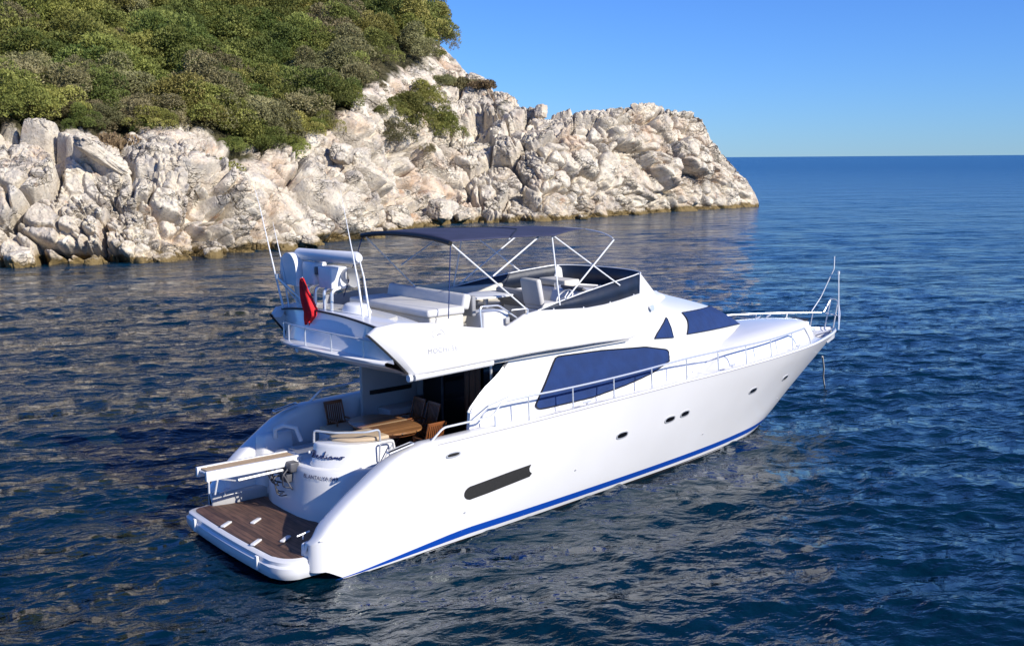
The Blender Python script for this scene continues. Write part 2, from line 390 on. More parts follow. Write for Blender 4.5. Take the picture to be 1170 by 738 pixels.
V = P0 + NRM.reshape(-1, 3) * (disp * amp)[:, None]
# undercut just above the water
foot = np.exp(-((V[:, 2] - 0.35) / 0.5) ** 2) * endf
V += -NRM.reshape(-1, 3) * (foot * (0.05 + 0.30 * np.clip(vnoise(P0 * 0.5, 44), 0, 1)))[:, None] * np.array([1, 1, 0.1])

def rock_material():
    m = bpy.data.materials.new('weathered_limestone'); m.use_nodes = True
    t = m.node_tree; p = t.nodes['Principled BSDF']; p.inputs['Roughness'].default_value = 0.9
    p.inputs['Specular IOR Level'].default_value = 0.2
    g = t.nodes.new('ShaderNodeNewGeometry'); L = t.links.new
    def noise(scale, detail=8, rough=0.6, src=None):
        n = t.nodes.new('ShaderNodeTexNoise'); n.inputs['Scale'].default_value = scale
        n.inputs['Detail'].default_value = detail; n.inputs['Roughness'].default_value = rough
        L(src or g.outputs['Position'], n.inputs['Vector']); return n
    def ramp(src, stops):
        r = t.nodes.new('ShaderNodeValToRGB')
        while len(r.color_ramp.elements) < len(stops): r.color_ramp.elements.new(0.5)
        for e, (pos, c) in zip(r.color_ramp.elements, stops): e.position = pos; e.color = (*c, 1)
        L(src, r.inputs['Fac']); return r
    def mix(f, a, b, mode='MIX'):
        x = t.nodes.new('ShaderNodeMix'); x.data_type = 'RGBA'; x.blend_type = mode
        if isinstance(f, float): x.inputs['Factor'].default_value = f
        else: L(f, x.inputs['Factor'])
        L(a, x.inputs[6])
        if isinstance(b, tuple): x.inputs[7].default_value = (*b, 1)
        else: L(b, x.inputs[7])
        return x.outputs[2]
    base = ramp(noise(0.5, 8).outputs['Fac'], [(0.30, (0.43, 0.375, 0.31)), (0.46, (0.62, 0.545, 0.435)), (0.62, (0.75, 0.675, 0.545))]).outputs[0]
    warm = ramp(noise(0.16, 5).outputs['Fac'], [(0.52, (0, 0, 0)), (0.68, (1, 1, 1))]).outputs[0]
    c = mix(warm, base, mix(0.62, base, (0.56, 0.36, 0.22)))
    rust = ramp(noise(0.42, 5, 0.55).outputs['Fac'], [(0.64, (0, 0, 0)), (0.72, (1, 1, 1))]).outputs[0]
    c = mix(rust, c, mix(0.6, c, (0.45, 0.22, 0.10)))
    grey = ramp(noise(0.9, 8, 0.65).outputs['Fac'], [(0.50, (0, 0, 0)), (0.64, (1, 1, 1))]).outputs[0]
    c = mix(grey, c, mix(0.5, c, (0.30, 0.295, 0.30)))
    pit = ramp(noise(5.0, 6, 0.7).outputs['Fac'], [(0.34, (0.40, 0.37, 0.34)), (0.46, (1, 1, 1))]).outputs[0]
    c = mix(0.75, c, pit, 'MULTIPLY')
    # dry grass and soil where scrub has taken hold, wet algae at the water's edge
    sep = t.nodes.new('ShaderNodeSeparateXYZ'); L(g.outputs['Position'], sep.inputs[0])
    at = t.nodes.new('ShaderNodeAttribute'); at.attribute_name = 'soil'
    soil = ramp(noise(1.3, 6).outputs['Fac'], [(0.3, (0.035, 0.036, 0.014)), (0.7, (0.09, 0.078, 0.038))]).outputs[0]
    c = mix(at.outputs['Fac'], c, soil)
    nz = noise(0.55, 6, 0.7)
    ad = t.nodes.new('ShaderNodeMath'); ad.operation = 'MULTIPLY_ADD'; ad.inputs[1].default_value = -2.2; L(nz.outputs['Fac'], ad.inputs[0]); zc_ = t.nodes.new('ShaderNodeMath'); zc_.operation = 'ADD'; zc_.inputs[1].default_value = 0.72; L(sep.outputs['Z'], zc_.inputs[0]); L(zc_.outputs[0], ad.inputs[2])
    wet = ramp(ad.outputs[0], [(0.05, (1, 1, 1)), (0.26, (0, 0, 0))]).outputs[0]
    c = mix(wet, c, (0.035, 0.030, 0.018))
    och = ramp(ad.outputs[0], [(0.0, (1, 1, 1)), (0.75, (0, 0, 0))]).outputs[0]
    c = mix(och, c, mix(0.55, c, (0.34, 0.24, 0.10)))
    L(c, p.inputs['Base Color'])
    b = t.nodes.new('ShaderNodeBump'); b.inputs['Strength'].default_value = 0.9; b.inputs['Distance'].default_value = 0.15
    L(noise(3.2, 10, 0.68).outputs['Fac'], b.inputs['Height'])
    # sharp joints: two sizes of warped cell edges as relief
    wn_ = noise(0.8, 4); mw = t.nodes.new('ShaderNodeVectorMath'); mw.operation = 'MULTIPLY_ADD'; mw.inputs[1].default_value = (0.9, 0.9, 0.9)
    L(wn_.outputs['Color'], mw.inputs[0]); L(g.outputs['Position'], mw.inputs[2])
    prev = b
    msk = ramp(noise(0.33, 4).outputs['Fac'], [(0.46, (0, 0, 0)), (0.60, (1, 1, 1))]).outputs[0]
    tilt = t.nodes.new('ShaderNodeMapping'); tilt.inputs['Rotation'].default_value = (0, R(38), 0); tilt.inputs['Scale'].default_value = (0.55, 0.8, 1.35); L(mw.outputs[0], tilt.inputs['Vector'])
    for sc_, wd_, dist in ((0.7, 0.06, 0.40), (1.9, 0.09, 0.16)):
        vo = t.nodes.new('ShaderNodeTexVoronoi'); vo.feature = 'DISTANCE_TO_EDGE'; vo.inputs['Scale'].default_value = sc_; L(tilt.outputs[0], vo.inputs['Vector'])
        rr = t.nodes.new('ShaderNodeMapRange'); rr.inputs['From Max'].default_value = wd_; L(vo.outputs['Distance'], rr.inputs['Value'])
        b3 = t.nodes.new('ShaderNodeBump'); L(msk, b3.inputs['Strength']); b3.inputs['Distance'].default_value = dist
        L(rr.outputs[0], b3.inputs['Height']); L(prev.outputs['Normal'], b3.inputs['Normal']); prev = b3
    L(prev.outputs['Normal'], p.inputs['Normal'])
    return m
M['rock'] = rock_material()
Vg = V.reshape(NU, len(tpar), 3)
Fq = grid_faces(NU, len(tpar))
me = np_mesh('rocky_shore', V, Fq, M['rock'], smooth=True)
at = me.attributes.new('soil', 'FLOAT', 'POINT')
sn = fbm(P0 * 0.6, 3, 12)
VV = hz(U_all) - (P0[:, 2] - 7.5) * FP / np.repeat(DD.reshape(-1), 1)
EDGE = np.interp(U_all, VEG_U, VEG_V)
soil = np.clip((EDGE - VV) / 9.0 + sn * 1.6 - 0.2, 0, 1) * (T_all > 3) * np.clip((515 - U_all) / 20, 0, 1) * np.clip((10 - T_all), 0, 1)
soil2 = 0.8 * np.clip((sn - 0.25) * 5, 0, 1) * (T_all > 5.0) * (U_all > 470) * (U_all < 600)
at.data.foreach_set('value', np.maximum(soil, soil2).astype(np.float32))
shore = bpy.data.objects.new('rocky_shore', me); link(shore); tag(shore, 'pale limestone shore rising to a scrub covered hill and ending in a rocky point', 'shore', kind='structure')

def shore_pt(u, t):
    i = int(np.clip(np.searchsorted(us, u), 0, NU - 1)); j = int(np.clip(np.searchsorted(tpar, t), 0, len(tpar) - 1))
    return Vector(Vg[i, j])
def shore_find(u, v):
    """terrain point of the column at bearing u whose elevation mark is v"""
    i = int(np.clip(np.searchsorted(us, u), 0, NU - 1))
    P = BASE[i]; d = DD[i]; vv = hz(u) - (P[:, 2] - 7.5) * FP / d
    j = int(np.argmin(np.abs(vv[8:-26] - v))) + 8
    return Vector(Vg[i, j])

# ---------------- single boulders
def boulder(name, loc, size, rot, label, seed, group=None):
    bm = bmesh.new(); bmesh.ops.create_icosphere(bm, subdivisions=5, radius=1.0)
    co = np.array([v.co[:] for v in bm.verts], np.float32)
    n = co / np.linalg.norm(co, axis=1, keepdims=True)
    box = n / np.max(np.abs(n), axis=1, keepdims=True)
    co = n * 0.55 + box * 0.45
    F1, F2, ID = worley(co * 1.3 + seed * 7.7, seed)
    co = co * (1 + 0.16 * (ID - .5) * np.clip((F2 - F1) / .2, 0, 1) - 0.08 * np.exp(-((F2 - F1) / .05) ** 2))[:, None]
    co = co * (1 + 0.16 * fbm(co * 1.2 + seed, 3, seed) + 0.05 * fbm(co * 5 + seed, 3, seed + 3, ridged=True))[:, None]
    for v, c in zip(bm.verts, co): v.co = (c[0] * size[0], c[1] * size[1], c[2] * size[2])
    for f in bm.faces: f.smooth = True
    me = bpy.data.meshes.new(name); bm.to_mesh(me); bm.free(); me.materials.append(M['rock'])
    o = bpy.data.objects.new(name, me); o.location = loc; o.rotation_euler = rot; link(o)
    return tag(o, label, 'rock', group)
bl = [
 ('slab_rock', (122, 182), (2.5, 0.8, 0.55), (0.1, R(34), 0.1), 'long grey slab of rock tilted down to the right under the scrub on the left', 2),
 ('boulder', (495, 247), (1.5, 1.2, 1.15), (0, 0, 0.3), 'round boulder sitting at the waterline in the dark notch between the two cliffs', 5),
 ('boulder', (392, 178), (1.25, 1.0, 1.0), (0.2, 0.3, 0.7), 'left one of two squarish grey boulders lying on the pale slope', 6),
 ('boulder', (413, 182), (1.35, 1.0, 0.95), (0.1, -0.2, 0.2), 'right one of two squarish grey boulders lying on the pale slope', 7),
 ('boulder', (460, 252), (1.7, 1.1, 0.8), (0.1, 0.35, 0.2), 'low pale boulder at the water just left of the round one', 8),
 ('boulder', (618, 131), (0.8, 0.7, 0.9), (0, 0.2, 0.3), 'dark upright stone standing on the skyline at the saddle of the headland', 9),
]
gb = random.Random(77)
WB = [(14, 303), (58, 301), (92, 301), (178, 297), (236, 292), (322, 283), (338, 282), (366, 279), (428, 269), (448, 264), (524, 253), (578, 252), (664, 249), (730, 243)]
for k, (u, v) in enumerate(WB):
    z_ = gb.uniform(.45, 1.0); p = shore_find(u, v)
    boulder('boulder', p + Vector((gb.uniform(-.3, .3), -.7, 0.1)), (z_ * gb.uniform(.9, 1.5), z_, z_ * gb.uniform(.6, .95)), (gb.uniform(-.3, .3), gb.uniform(-.3, .3), gb.uniform(0, 3)), 'pale boulder lying at the foot of the cliff in the water', 20 + k, 'boulders along the waterline')
for nme, (u, v), s, r, lab, sd in bl:
    p = shore_find(u, v); boulder(nme, p + Vector((-0.3, -0.45, 0.25)), s, r, lab, sd)

# ------------------------------------------------------------------ scrub: each bush its own object
def leaf_mat(name, c1, c2, c3):
    m = bpy.data.materials.new(name); m.use_nodes = True; t = m.node_tree; p = t.nodes['Principled BSDF']; L = t.links.new
    p.inputs['Roughness'].default_value = 0.65; p.inputs['Specular IOR Level'].default_value = 0.25
    at = t.nodes.new('ShaderNodeAttribute'); at.attribute_name = 'leafvar'
    r = t.nodes.new('ShaderNodeValToRGB'); r.color_ramp.elements.new(0.5)
    for e, pos, c in zip(r.color_ramp.elements, (0.0, 0.5, 1.0), (c1, c2, c3)): e.position = pos; e.color = (*c, 1)
    L(at.outputs['Fac'], r.inputs['Fac'])
    oi = t.nodes.new('ShaderNodeObjectInfo')
    hs = t.nodes.new('ShaderNodeHueSaturation')
    mr = t.nodes.new('ShaderNodeMapRange'); mr.inputs['To Min'].default_value = 0.47; mr.inputs['To Max'].default_value = 0.525
    L(oi.outputs['Random'], mr.inputs['Value']); L(mr.outputs[0], hs.inputs['Hue'])
    wn = t.nodes.new('ShaderNodeTexWhiteNoise'); wn.noise_dimensions = '1D'; L(oi.outputs['Random'], wn.inputs['W'])
    mr2 = t.nodes.new('ShaderNodeMapRange'); mr2.inputs['To Min'].default_value = 0.72; mr2.inputs['To Max'].default_value = 1.25
    L(wn.outputs['Value'], mr2.inputs['Value']); L(mr2.outputs[0], hs.inputs['Value'])
    L(r.outputs['Color'], hs.inputs['Color']); L(hs.outputs['Color'], p.inputs['Base Color'])
    tr = t.nodes.new('ShaderNodeBsdfTranslucent'); L(hs.outputs['Color'], tr.inputs['Color'])
    mx = t.nodes.new('ShaderNodeMixShader'); mx.inputs[0].default_value = 0.22
    L(p.outputs[0], mx.inputs[1]); L(tr.outputs[0], mx.inputs[2]); L(mx.outputs[0], t.nodes['Material Output'].inputs['Surface'])
    return m
M['olive'] = leaf_mat('olive_scrub_leaves', (0.115, 0.130, 0.028), (0.27, 0.275, 0.066), (0.45, 0.43, 0.125))
M['green'] = leaf_mat('dark_green_leaves', (0.065, 0.090, 0.018), (0.165, 0.190, 0.045), (0.31, 0.32, 0.085))
M['khaki'] = leaf_mat('grey_olive_leaves', (0.125, 0.120, 0.052), (0.245, 0.225, 0.104), (0.37, 0.335, 0.165))
M['lime'] = leaf_mat('yellow_green_leaves', (0.12, 0.15, 0.025), (0.23, 0.27, 0.05), (0.36, 0.38, 0.11))
M['straw'] = leaf_mat('dry_grass_blades', (0.16, 0.13, 0.06), (0.26, 0.21, 0.10), (0.36, 0.30, 0.16))
M['rusty'] = leaf_mat('rusty_leaves', (0.22, 0.06, 0.02), (0.38, 0.12, 0.035), (0.48, 0.19, 0.07))
M['bark'] = mat('grey_bark', (0.12, 0.095, 0.07), 0.9, var=0.3)

def leaf_mesh(name, puffs, leaf, nl, m, seed, branch=True, upright=0.0, stretch=1.0):
    """puffs: (centre, radius); leaves spread through the outer half of every puff, twigs inside"""
    g = np.random.default_rng(seed); Vs, Fs, var = [], [], []
    nb = 0
    for (c, r) in puffs:
        n = max(8, int(nl * r * r))
        d = g.normal(size=(n, 3)); d /= np.linalg.norm(d, axis=1, keepdims=True)
        d[:, 2] = np.where(d[:, 2] < -0.5, -d[:, 2], d[:, 2])
        rad = r * (0.72 + 0.34 * g.random(n) ** 0.7)
        pos = np.array(c) + d * rad[:, None] * np.array([1, 1, 0.85 * stretch])
        ax = g.normal(size=(n, 3)) * 0.75 + d * 0.8 + np.array([0, 0, 0.3 + upright]); ax /= np.linalg.norm(ax, axis=1, keepdims=True)
        sd = np.cross(ax, g.normal(size=(n, 3))); sd /= np.linalg.norm(sd, axis=1, keepdims=True) + 1e-6
        ln = leaf * (0.7 + 0.7 * g.random(n)); wd = ln * 0.42
        q = np.stack([pos - ax * ln[:, None] * .5, pos + sd * wd[:, None] * .5, pos + ax * ln[:, None] * .5, pos - sd * wd[:, None] * .5], 1)
        Vs.append(q.reshape(-1, 3)); Fs.append(np.arange(n * 4).reshape(-1, 4) + nb); nb += n * 4
        pv = g.random() * 0.65
        var.append(np.repeat(np.clip(pv + 0.22 * g.random(n), 0, 1), 4))
    V_ = np.concatenate(Vs); F_ = np.concatenate(Fs); var = np.concatenate(var)
    me = np_mesh(name, V_, F_, m, smooth=False)
    a = me.attributes.new('leafvar', 'FLOAT', 'POINT'); a.data.foreach_set('value', var.astype(np.float32))
    return me
def bush_puffs(seed, rx=1.9, h=2.4, n=24, r0=0.40, r1=0.84):
    g = random.Random(seed); P_ = []
    for i in range(n):
        a = g.uniform(0, 6.283); k = g.random() ** 0.6
        x, y = rx * k * math.cos(a), rx * k * math.sin(a)
        top = h * math.sqrt(max(0.05, 1 - (k * 0.92) ** 2)) * g.uniform(0.8, 1.08)
        z = top * (1 - 0.5 * g.random() ** 2.2)
        P_.append(((x, y, z), g.uniform(r0, r1)))
    return P_
def twigs(me_target, seed, h):
    mb = MB(); g = random.Random(seed)
    for k in range(5):
        a = g.uniform(0, 6.28); mb.tube([(0.1 * math.cos(a), 0.1 * math.sin(a), -0.8), (0.4 * math.cos(a), 0.4 * math.sin(a), h * .4), (0.9 * math.cos(a + .4), 0.9 * math.sin(a + .4), h * .85)], [0.07, 0.045, 0.015], 5)
    return mb
protos = {}
for kind, cnt in (('olive', 4), ('green', 3), ('khaki', 3)):
    for k in range(cnt):
        sd = hash((kind, k)) % 1000 if False else {'olive': 10, 'green': 30, 'khaki': 50}[kind] + k
        protos[(kind, k)] = leaf_mesh(kind + '_bush', bush_puffs(sd, 1.9 + 0.25 * (k % 2), 2.3 + 0.3 * (k % 3)), 0.135, 760, M[kind], sd)
LAB = {'olive': ('olive green rounded bush in the dense scrub covering the hill', 'olive bushes of the hillside scrub'),
       'green': ('dark green leafy bush in the dense scrub covering the hill', 'dark green bushes of the hillside scrub'),
       'khaki': ('grey olive feathery bush in the dense scrub covering the hill', 'grey olive bushes of the hillside scrub')}
g = random.Random(21)
placed = []
def veg_edge(u): return float(np.interp(u, VEG_U, VEG_V))
tries = 0
while len(placed) < 298 and tries < 36000:
    tries += 1
    u = g.uniform(-60, 512) if tries < 30000 and len(placed) < 262 else g.uniform(-175, -60); v = g.uniform(-22, 190)
    if v > veg_edge(u) - 3: continue
    i = int(np.clip(np.searchsorted(us, u), 0, NU - 1)); Pc = BASE[i]; vv = hz(u) - (Pc[:, 2] - 7.5) * FP / DD[i]
    j = int(np.argmin(np.abs(vv[8:-24] - v))) + 8
    if abs(vv[j] - v) > 6: continue
    p = Vector(Vg[i, j]); dist = DD[i, j]
    # spacing measured on the slope
    if any((p - q[0]).length < q[1] for q in placed): continue
    edge = veg_edge(u) - v
    s = g.choice((g.uniform(.85, 1.15), g.uniform(1.2, 1.6), g.uniform(1.55, 1.95))) * (0.55 if edge < 9 else 0.8 if edge < 24 else 1.0) * (1 + 0.004 * max(0, dist - 85))
    placed.append((p, 1.30 * s, s, u, v))
for p, sp, s, u, v in placed:
    r = g.random()
    # darker, greener stand in the gully right of centre; greyer belt low on the slope
    if 190 < u < 330 and v < 90 and r < 0.75: kind = 'green'
    elif v > 60 and r < 0.24: kind = 'khaki'
    elif r < 0.66: kind = 'olive'
    elif r < 0.74: kind = 'khaki'
    else: kind = 'green'
    k = g.randrange({'olive': 4, 'green': 3, 'khaki': 3}[kind])
    o = bpy.data.objects.new('bush', protos[(kind, k)]); o.location = p - Vector((0, 0, 0.45 * s))
    o.scale = (s * g.uniform(.9, 1.15), s * g.uniform(.9, 1.15), s * g.uniform(.85, 1.2)); o.rotation_euler = (g.uniform(-.1, .1), g.uniform(-.1, .1), g.uniform(0, 6.28))
    link(o); tag(o, LAB[kind][0], 'bush', LAB[kind][1])
# bushes one can tell apart
def special(name, u, v, kind, s, label, seed, cat='bush', rx=1.9, h=2.3, leaf=0.14, n=30, nl=700, group=None, **kw):
    o = bpy.data.objects.new(name, leaf_mesh(name, bush_puffs(seed, rx, h, n), leaf, nl, M[kind], seed, **kw))
    o.location = shore_find(u, v) - Vector((0, 0, 0.35)); o.scale = (s, s, s); link(o); tag(o, label, cat, group); return o
special('bush', 470, 150, 'green', 1.75, 'large dark green bush growing alone on the bare rock above the notch', 201, rx=2.3, h=2.6, n=44)
special('bush', 508, 155, 'green', 1.5, 'dark bush on the bare rock, right hand one of the lone clump above the notch', 202)
special('bush', 482, 128, 'olive', 1.4, 'olive bush at the top of the lone clump on the bare rock above the notch', 203)
special('bush', 456, 163, 'khaki', 1.25, 'small greyish bush at the lower left end of the lone clump on the rock', 204)
special('bush', 447, 138, 'olive', 1.0, 'small olive bush on pale rock left of the lone clump', 205)
special('bush', 479, 180, 'khaki', 0.6, 'tiny olive tuft growing on orange rock below the lone clump', 206)
special('bush', 340, 72, 'rusty', 1.0, 'bush with rust orange leaves among the green scrub', 207, n=16)
special('prickly_pear', 290, 138, 'lime', 0.9, 'bright yellow green prickly plant among grey bushes in mid slope', 208, cat='plant', leaf=0.34, nl=110, n=16)
special('prickly_pear', 350, 174, 'lime', 0.8, 'yellow green plant at the scrub edge above the pale slope, right of the other', 209, cat='plant', leaf=0.32, nl=110, n=14)
special('prickly_pear', 268, 188, 'lime', 0.8, 'yellow green plant growing low among rocks at the lowest edge of scrub', 210, cat='plant', leaf=0.32, nl=110, n=14)
special('grass_tuft', 140, 166, 'straw', 1.0, 'yellowish dry bush behind the tilted slab of rock', 211, cat='grass tuft', h=1.7, leaf=0.3, nl=240, upright=1.2)
special('grass_tuft', 530, 100, 'straw', 1.3, 'tan dry grass tuft below the crest pine on the bare shoulder', 212, cat='grass tuft', h=1.1, leaf=0.3, nl=240, upright=1.4)
special('grass_tuft', 553, 108, 'straw', 1.0, 'tan dry grass tuft lowest on the bare shoulder', 213, cat='grass tuft', h=1.0, leaf=0.3, nl=240, upright=1.4)
special('bush', 510, 98, 'khaki', 1.1, 'flat grey bush at the left end of dry grass on the shoulder', 214, h=1.3)
special('bush', 532, 72, 'green', 0.35, 'tiny dark bush on the crest just right of the pine', 215)
special('bush', 505, 68, 'olive', 0.55, 'small olive bush at the foot of the crest pine', 216)
# crest pines: trunk and crown
def pine(u, v, h, label, seed, s=1.0):
    b = shore_find(u, v); root = empty('pine_tree', b - Vector((0, 0, 0.3)), label, 'tree')
    g2 = random.Random(seed); mb = MB()
    lean = Vector((g2.uniform(-.2, .8), g2.uniform(-.3, .3), 0))
    mb.tube([(0, 0, -0.5), lean * .5 + Vector((0, 0, h * .4)), lean + Vector((0, 0, h * .85))], [0.22, 0.16, 0.07], 8)
    for k in range(6):
        a = g2.uniform(0, 6.28); z = h * g2.uniform(.35, .75); c = lean * (z / h)
        mb.tube([c + Vector((0, 0, z)), c + Vector((math.cos(a), math.sin(a), .5)) * 0.9 + Vector((0, 0, z)), c + Vector((math.cos(a) * 1.7, math.sin(a) * 1.7, z + .9))], [0.09, 0.06, 0.02], 5)
    mb.build('trunk', 'bark', root, smooth=True)
    pf = []
    for k in range(30):
        a = g2.uniform(0, 6.28); q = g2.random() ** .6; z = h * (0.38 + 0.62 * g2.random())
        rr = 2.1 * s * q * math.sqrt(max(.12, 1 - ((z / h - .55) / .6) ** 2)); pf.append(((lean.x * z / h + rr * math.cos(a), lean.y * z / h + rr * math.sin(a), z), g2.uniform(.4, .75)))
    crown = bpy.data.objects.new('crown', leaf_mesh('crown', pf, 0.2, 400, M['green'], seed)); link(crown, root)
pine(503, 60, 4.6, 'dark green pine leaning out at the right end of the crest against the sky', 301, 1.1)
pine(478, 45, 4.8, 'dark green pine second from the right end of the tree crest', 302)
pine(452, 28, 4.6, 'dark green pine third from the right end of the tree crest', 303)
pine(488, 62, 3.4, 'short dark pine in front of the crest pines above the pale rock', 304)

# ------------------------------------------------------------------ sea (fan of quads about the bay, real waves near, ripples in the shader)
def sea_material():
    m = bpy.data.materials.new('sea_water'); m.use_nodes = True; t = m.node_tree; p = t.nodes['Principled BSDF']; L = t.links.new
    p.inputs['Base Color'].default_value = (0.0002, 0.0065, 0.0145, 1)
    p.inputs['Roughness'].default_value = 0.035; p.inputs['IOR'].default_value = 1.40
    g_ = t.nodes.new('ShaderNodeNewGeometry')
    rot = t.nodes.new('ShaderNodeMapping'); rot.inputs['Rotation'].default_value = (0, 0, -WAVE_DIR)
    L(g_.outputs['Position'], rot.inputs['Vector'])
    def noise(sc_, stretch, detail):
        mp = t.nodes.new('ShaderNodeMapping'); mp.inputs['Scale'].default_value = (1, stretch, 1); L(rot.outputs[0], mp.inputs['Vector'])
        n = t.nodes.new('ShaderNodeTexNoise'); n.inputs['Scale'].default_value = sc_; n.inputs['Detail'].default_value = detail; n.inputs['Distortion'].default_value = 0.4
        L(mp.outputs[0], n.inputs['Vector']); return n.outputs['Fac']
    b1 = t.nodes.new('ShaderNodeBump'); b1.inputs['Strength'].default_value = 1.0; b1.inputs['Distance'].default_value = 0.065
    L(noise(2.6, 0.55, 4), b1.inputs['Height'])
    b0 = t.nodes.new('ShaderNodeBump'); b0.inputs['Strength'].default_value = 1.0; b0.inputs['Distance'].default_value = 0.028
    L(noise(8.0, 0.6, 3), b0.inputs['Height']); L(b0.outputs['Normal'], b1.inputs['Normal'])
    b2 = t.nodes.new('ShaderNodeBump'); b2.inputs['Strength'].default_value = 1.0; b2.inputs['Distance'].default_value = 0.42
    L(noise(0.7, 0.55, 4), b2.inputs['Height']); L(b1.outputs['Normal'], b2.inputs['Normal'])
    b4 = t.nodes.new('ShaderNodeBump'); b4.inputs['Strength'].default_value = 1.0; b4.inputs['Distance'].default_value = 1.3
    L(noise(0.13, 0.5, 5), b4.inputs['Height']); L(b2.outputs['Normal'], b4.inputs['Normal'])
    L(b4.outputs['Normal'], p.inputs['Normal'])
    # distant water: rougher, with part of its sky reflection painted as brighter blue
    at = t.nodes.new('ShaderNodeAttribute'); at.attribute_name = 'open'
    def mr(a, b):
        m_ = t.nodes.new('ShaderNodeMapRange'); m_.inputs['To Min'].default_value = a; m_.inputs['To Max'].default_value = b; L(at.outputs['Fac'], m_.inputs['Value']); return m_.outputs[0]
    L(mr(0.03, 0.26), p.inputs['Roughness']); L(mr(0.5, 0.34), p.inputs['Specular IOR Level'])
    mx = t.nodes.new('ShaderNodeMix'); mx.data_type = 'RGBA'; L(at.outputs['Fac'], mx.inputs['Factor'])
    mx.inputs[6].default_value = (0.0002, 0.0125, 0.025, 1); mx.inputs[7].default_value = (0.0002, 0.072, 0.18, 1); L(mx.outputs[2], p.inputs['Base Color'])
    p.inputs['Specular Tint'].default_value = (0.74, 0.96, 1.0, 1)
    return m
WAVE_DIR = yaw + R(14)
M['sea'] = sea_material()
rr_ = [6.0]
while rr_[-1] < 62: rr_.append(rr_[-1] * 1.0036)
while rr_[-1] < 420: rr_.append(rr_[-1] * 1.0062)
while rr_[-1] < 45000: rr_.append(rr_[-1] * 1.12)
rr_ = np.array(rr_)
th_ = np.concatenate([np.linspace(R(60), R(300), 60)[:-1] - 2 * math.pi, ])
core = np.linspace(-R(37), R(37), 1150)
th_ = np.concatenate([core, np.linspace(R(37), 2 * math.pi - R(37), 90)[1:]])
RR, TH = np.meshgrid(rr_, th_, indexing='ij')
ang = yaw + TH
X0 = CAM.x + RR * np.cos(ang); Y0 = CAM.y + RR * np.sin(ang)
xs_, ys_ = X0.ravel().astype(np.float64), Y0.ravel().astype(np.float64)
spc = np.maximum(RR * np.where(RR < 62, 0.0036, 0.0062), RR * np.where(np.abs(TH) < R(37.5), 0.0013, 0.06)).ravel()
gw = np.random.default_rng(5)
H_ = np.zeros_like(xs_); DX = np.zeros_like(xs_); DY = np.zeros_like(xs_)
lams = np.exp(np.linspace(math.log(0.22), math.log(5.0), 96))
gust = 0.75 + 0.5 * np.clip(vnoise(np.stack([xs_ / 21, ys_ / 21, xs_ * 0], 1), 77) + 0.3, 0, 1)
for lam in lams:
    k = 2 * math.pi / lam * gw.uniform(.96, 1.04); a_dir = WAVE_DIR + gw.normal() * R(30 if lam > 2 else 44) + (math.pi if gw.random() < .12 else 0)
    slope = 0.0285 if lam < 0.9 else 0.0285 * (0.9 / lam) ** 0.80
    A = slope / k * 1.25
    fade = np.clip(lam / (spc * 3.2) - 0.6, 0, 1)
    ph = k * (xs_ * math.cos(a_dir) + ys_ * math.sin(a_dir)) + gw.uniform(0, 6.28)
    s_, c_ = np.sin(ph), np.cos(ph)
    H_ += A * fade * c_; DX -= A * fade * s_ * math.cos(a_dir); DY -= A * fade * s_ * math.sin(a_dir)
H_ *= gust
Vs_ = np.stack([xs_ + DX * 1.0, ys_ + DY * 1.0, H_], 1)
nr, nc = RR.shape
i_, j_ = np.meshgrid(np.arange(nr - 1), np.arange(nc), indexing='ij')
a0 = (i_ * nc + j_).ravel(); a1 = (i_ * nc + (j_ + 1) % nc).ravel()
Fs_ = np.stack([a0, a0 + nc, a1 + nc, a1], 1)
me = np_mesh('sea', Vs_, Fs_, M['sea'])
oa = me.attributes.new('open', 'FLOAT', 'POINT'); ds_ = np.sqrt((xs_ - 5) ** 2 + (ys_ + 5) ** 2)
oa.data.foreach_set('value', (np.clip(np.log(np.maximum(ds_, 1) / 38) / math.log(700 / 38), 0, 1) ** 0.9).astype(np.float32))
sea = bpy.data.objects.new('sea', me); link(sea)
tag(sea, 'dark blue rippled sea', 'sea', kind='structure')
# the disc under the first ring
mb = MB(); mb.poly([(CAM.x + 6.3 * math.cos(2 * math.pi * k / 40), CAM.y + 6.3 * math.sin(2 * math.pi * k / 40), -0.5) for k in range(40)])
sb = mb.build('seabed', 'anti'); tag(sb, None, None, kind='structure')

# ================================================================== YACHT (boat axes = world axes: X forward, Y to port)
yacht = empty('motor_yacht', (0, 0, 0), 'white flybridge motor yacht with navy window covers moored in the bay', 'yacht')
BS = [(0.5, 2.28), (2, 2.38), (4, 2.45), (8, 2.48), (11, 2.42), (13, 2.26), (15, 1.98), (16.2, 1.70), (17.3, 1.36), (18.4, 0.95), (19.2, 0.62), (19.8, 0.30), (20.15, 0.02)]
BW = [(0.5, 2.22), (1.7, 2.30), (4.9, 2.10), (8.1, 1.82), (10.8, 1.56), (12.4, 1.36), (13.6, 1.16), (14.6, 0.94), (15.4, 0.66), (15.95, 0.38), (16.35, 0.02)]
ZS = [(0.5, 2.1), (3, 2.14), (5.6, 2.2), (8, 2.28), (10.5, 2.35), (13, 2.37), (15.3, 2.37), (17, 2.33), (20.15, 2.28)]
WING = [(0.5, 0.62), (0.66, 0.70), (0.8, 0.81), (1.08, 1.05), (1.45, 1.33), (1.93, 1.65), (2.3, 1.90), (2.62, 2.03), (2.9, 2.10), (3.2, 2.14)]
STEM = [(-0.7, 14.4), (-0.3, 15.6), (0, 16.35), (0.35, 16.95), (0.9, 17.8), (1.5, 18.8), (2.0, 19.65), (2.3, 20.15)]
XA = 0.66
def s_of(x): return x
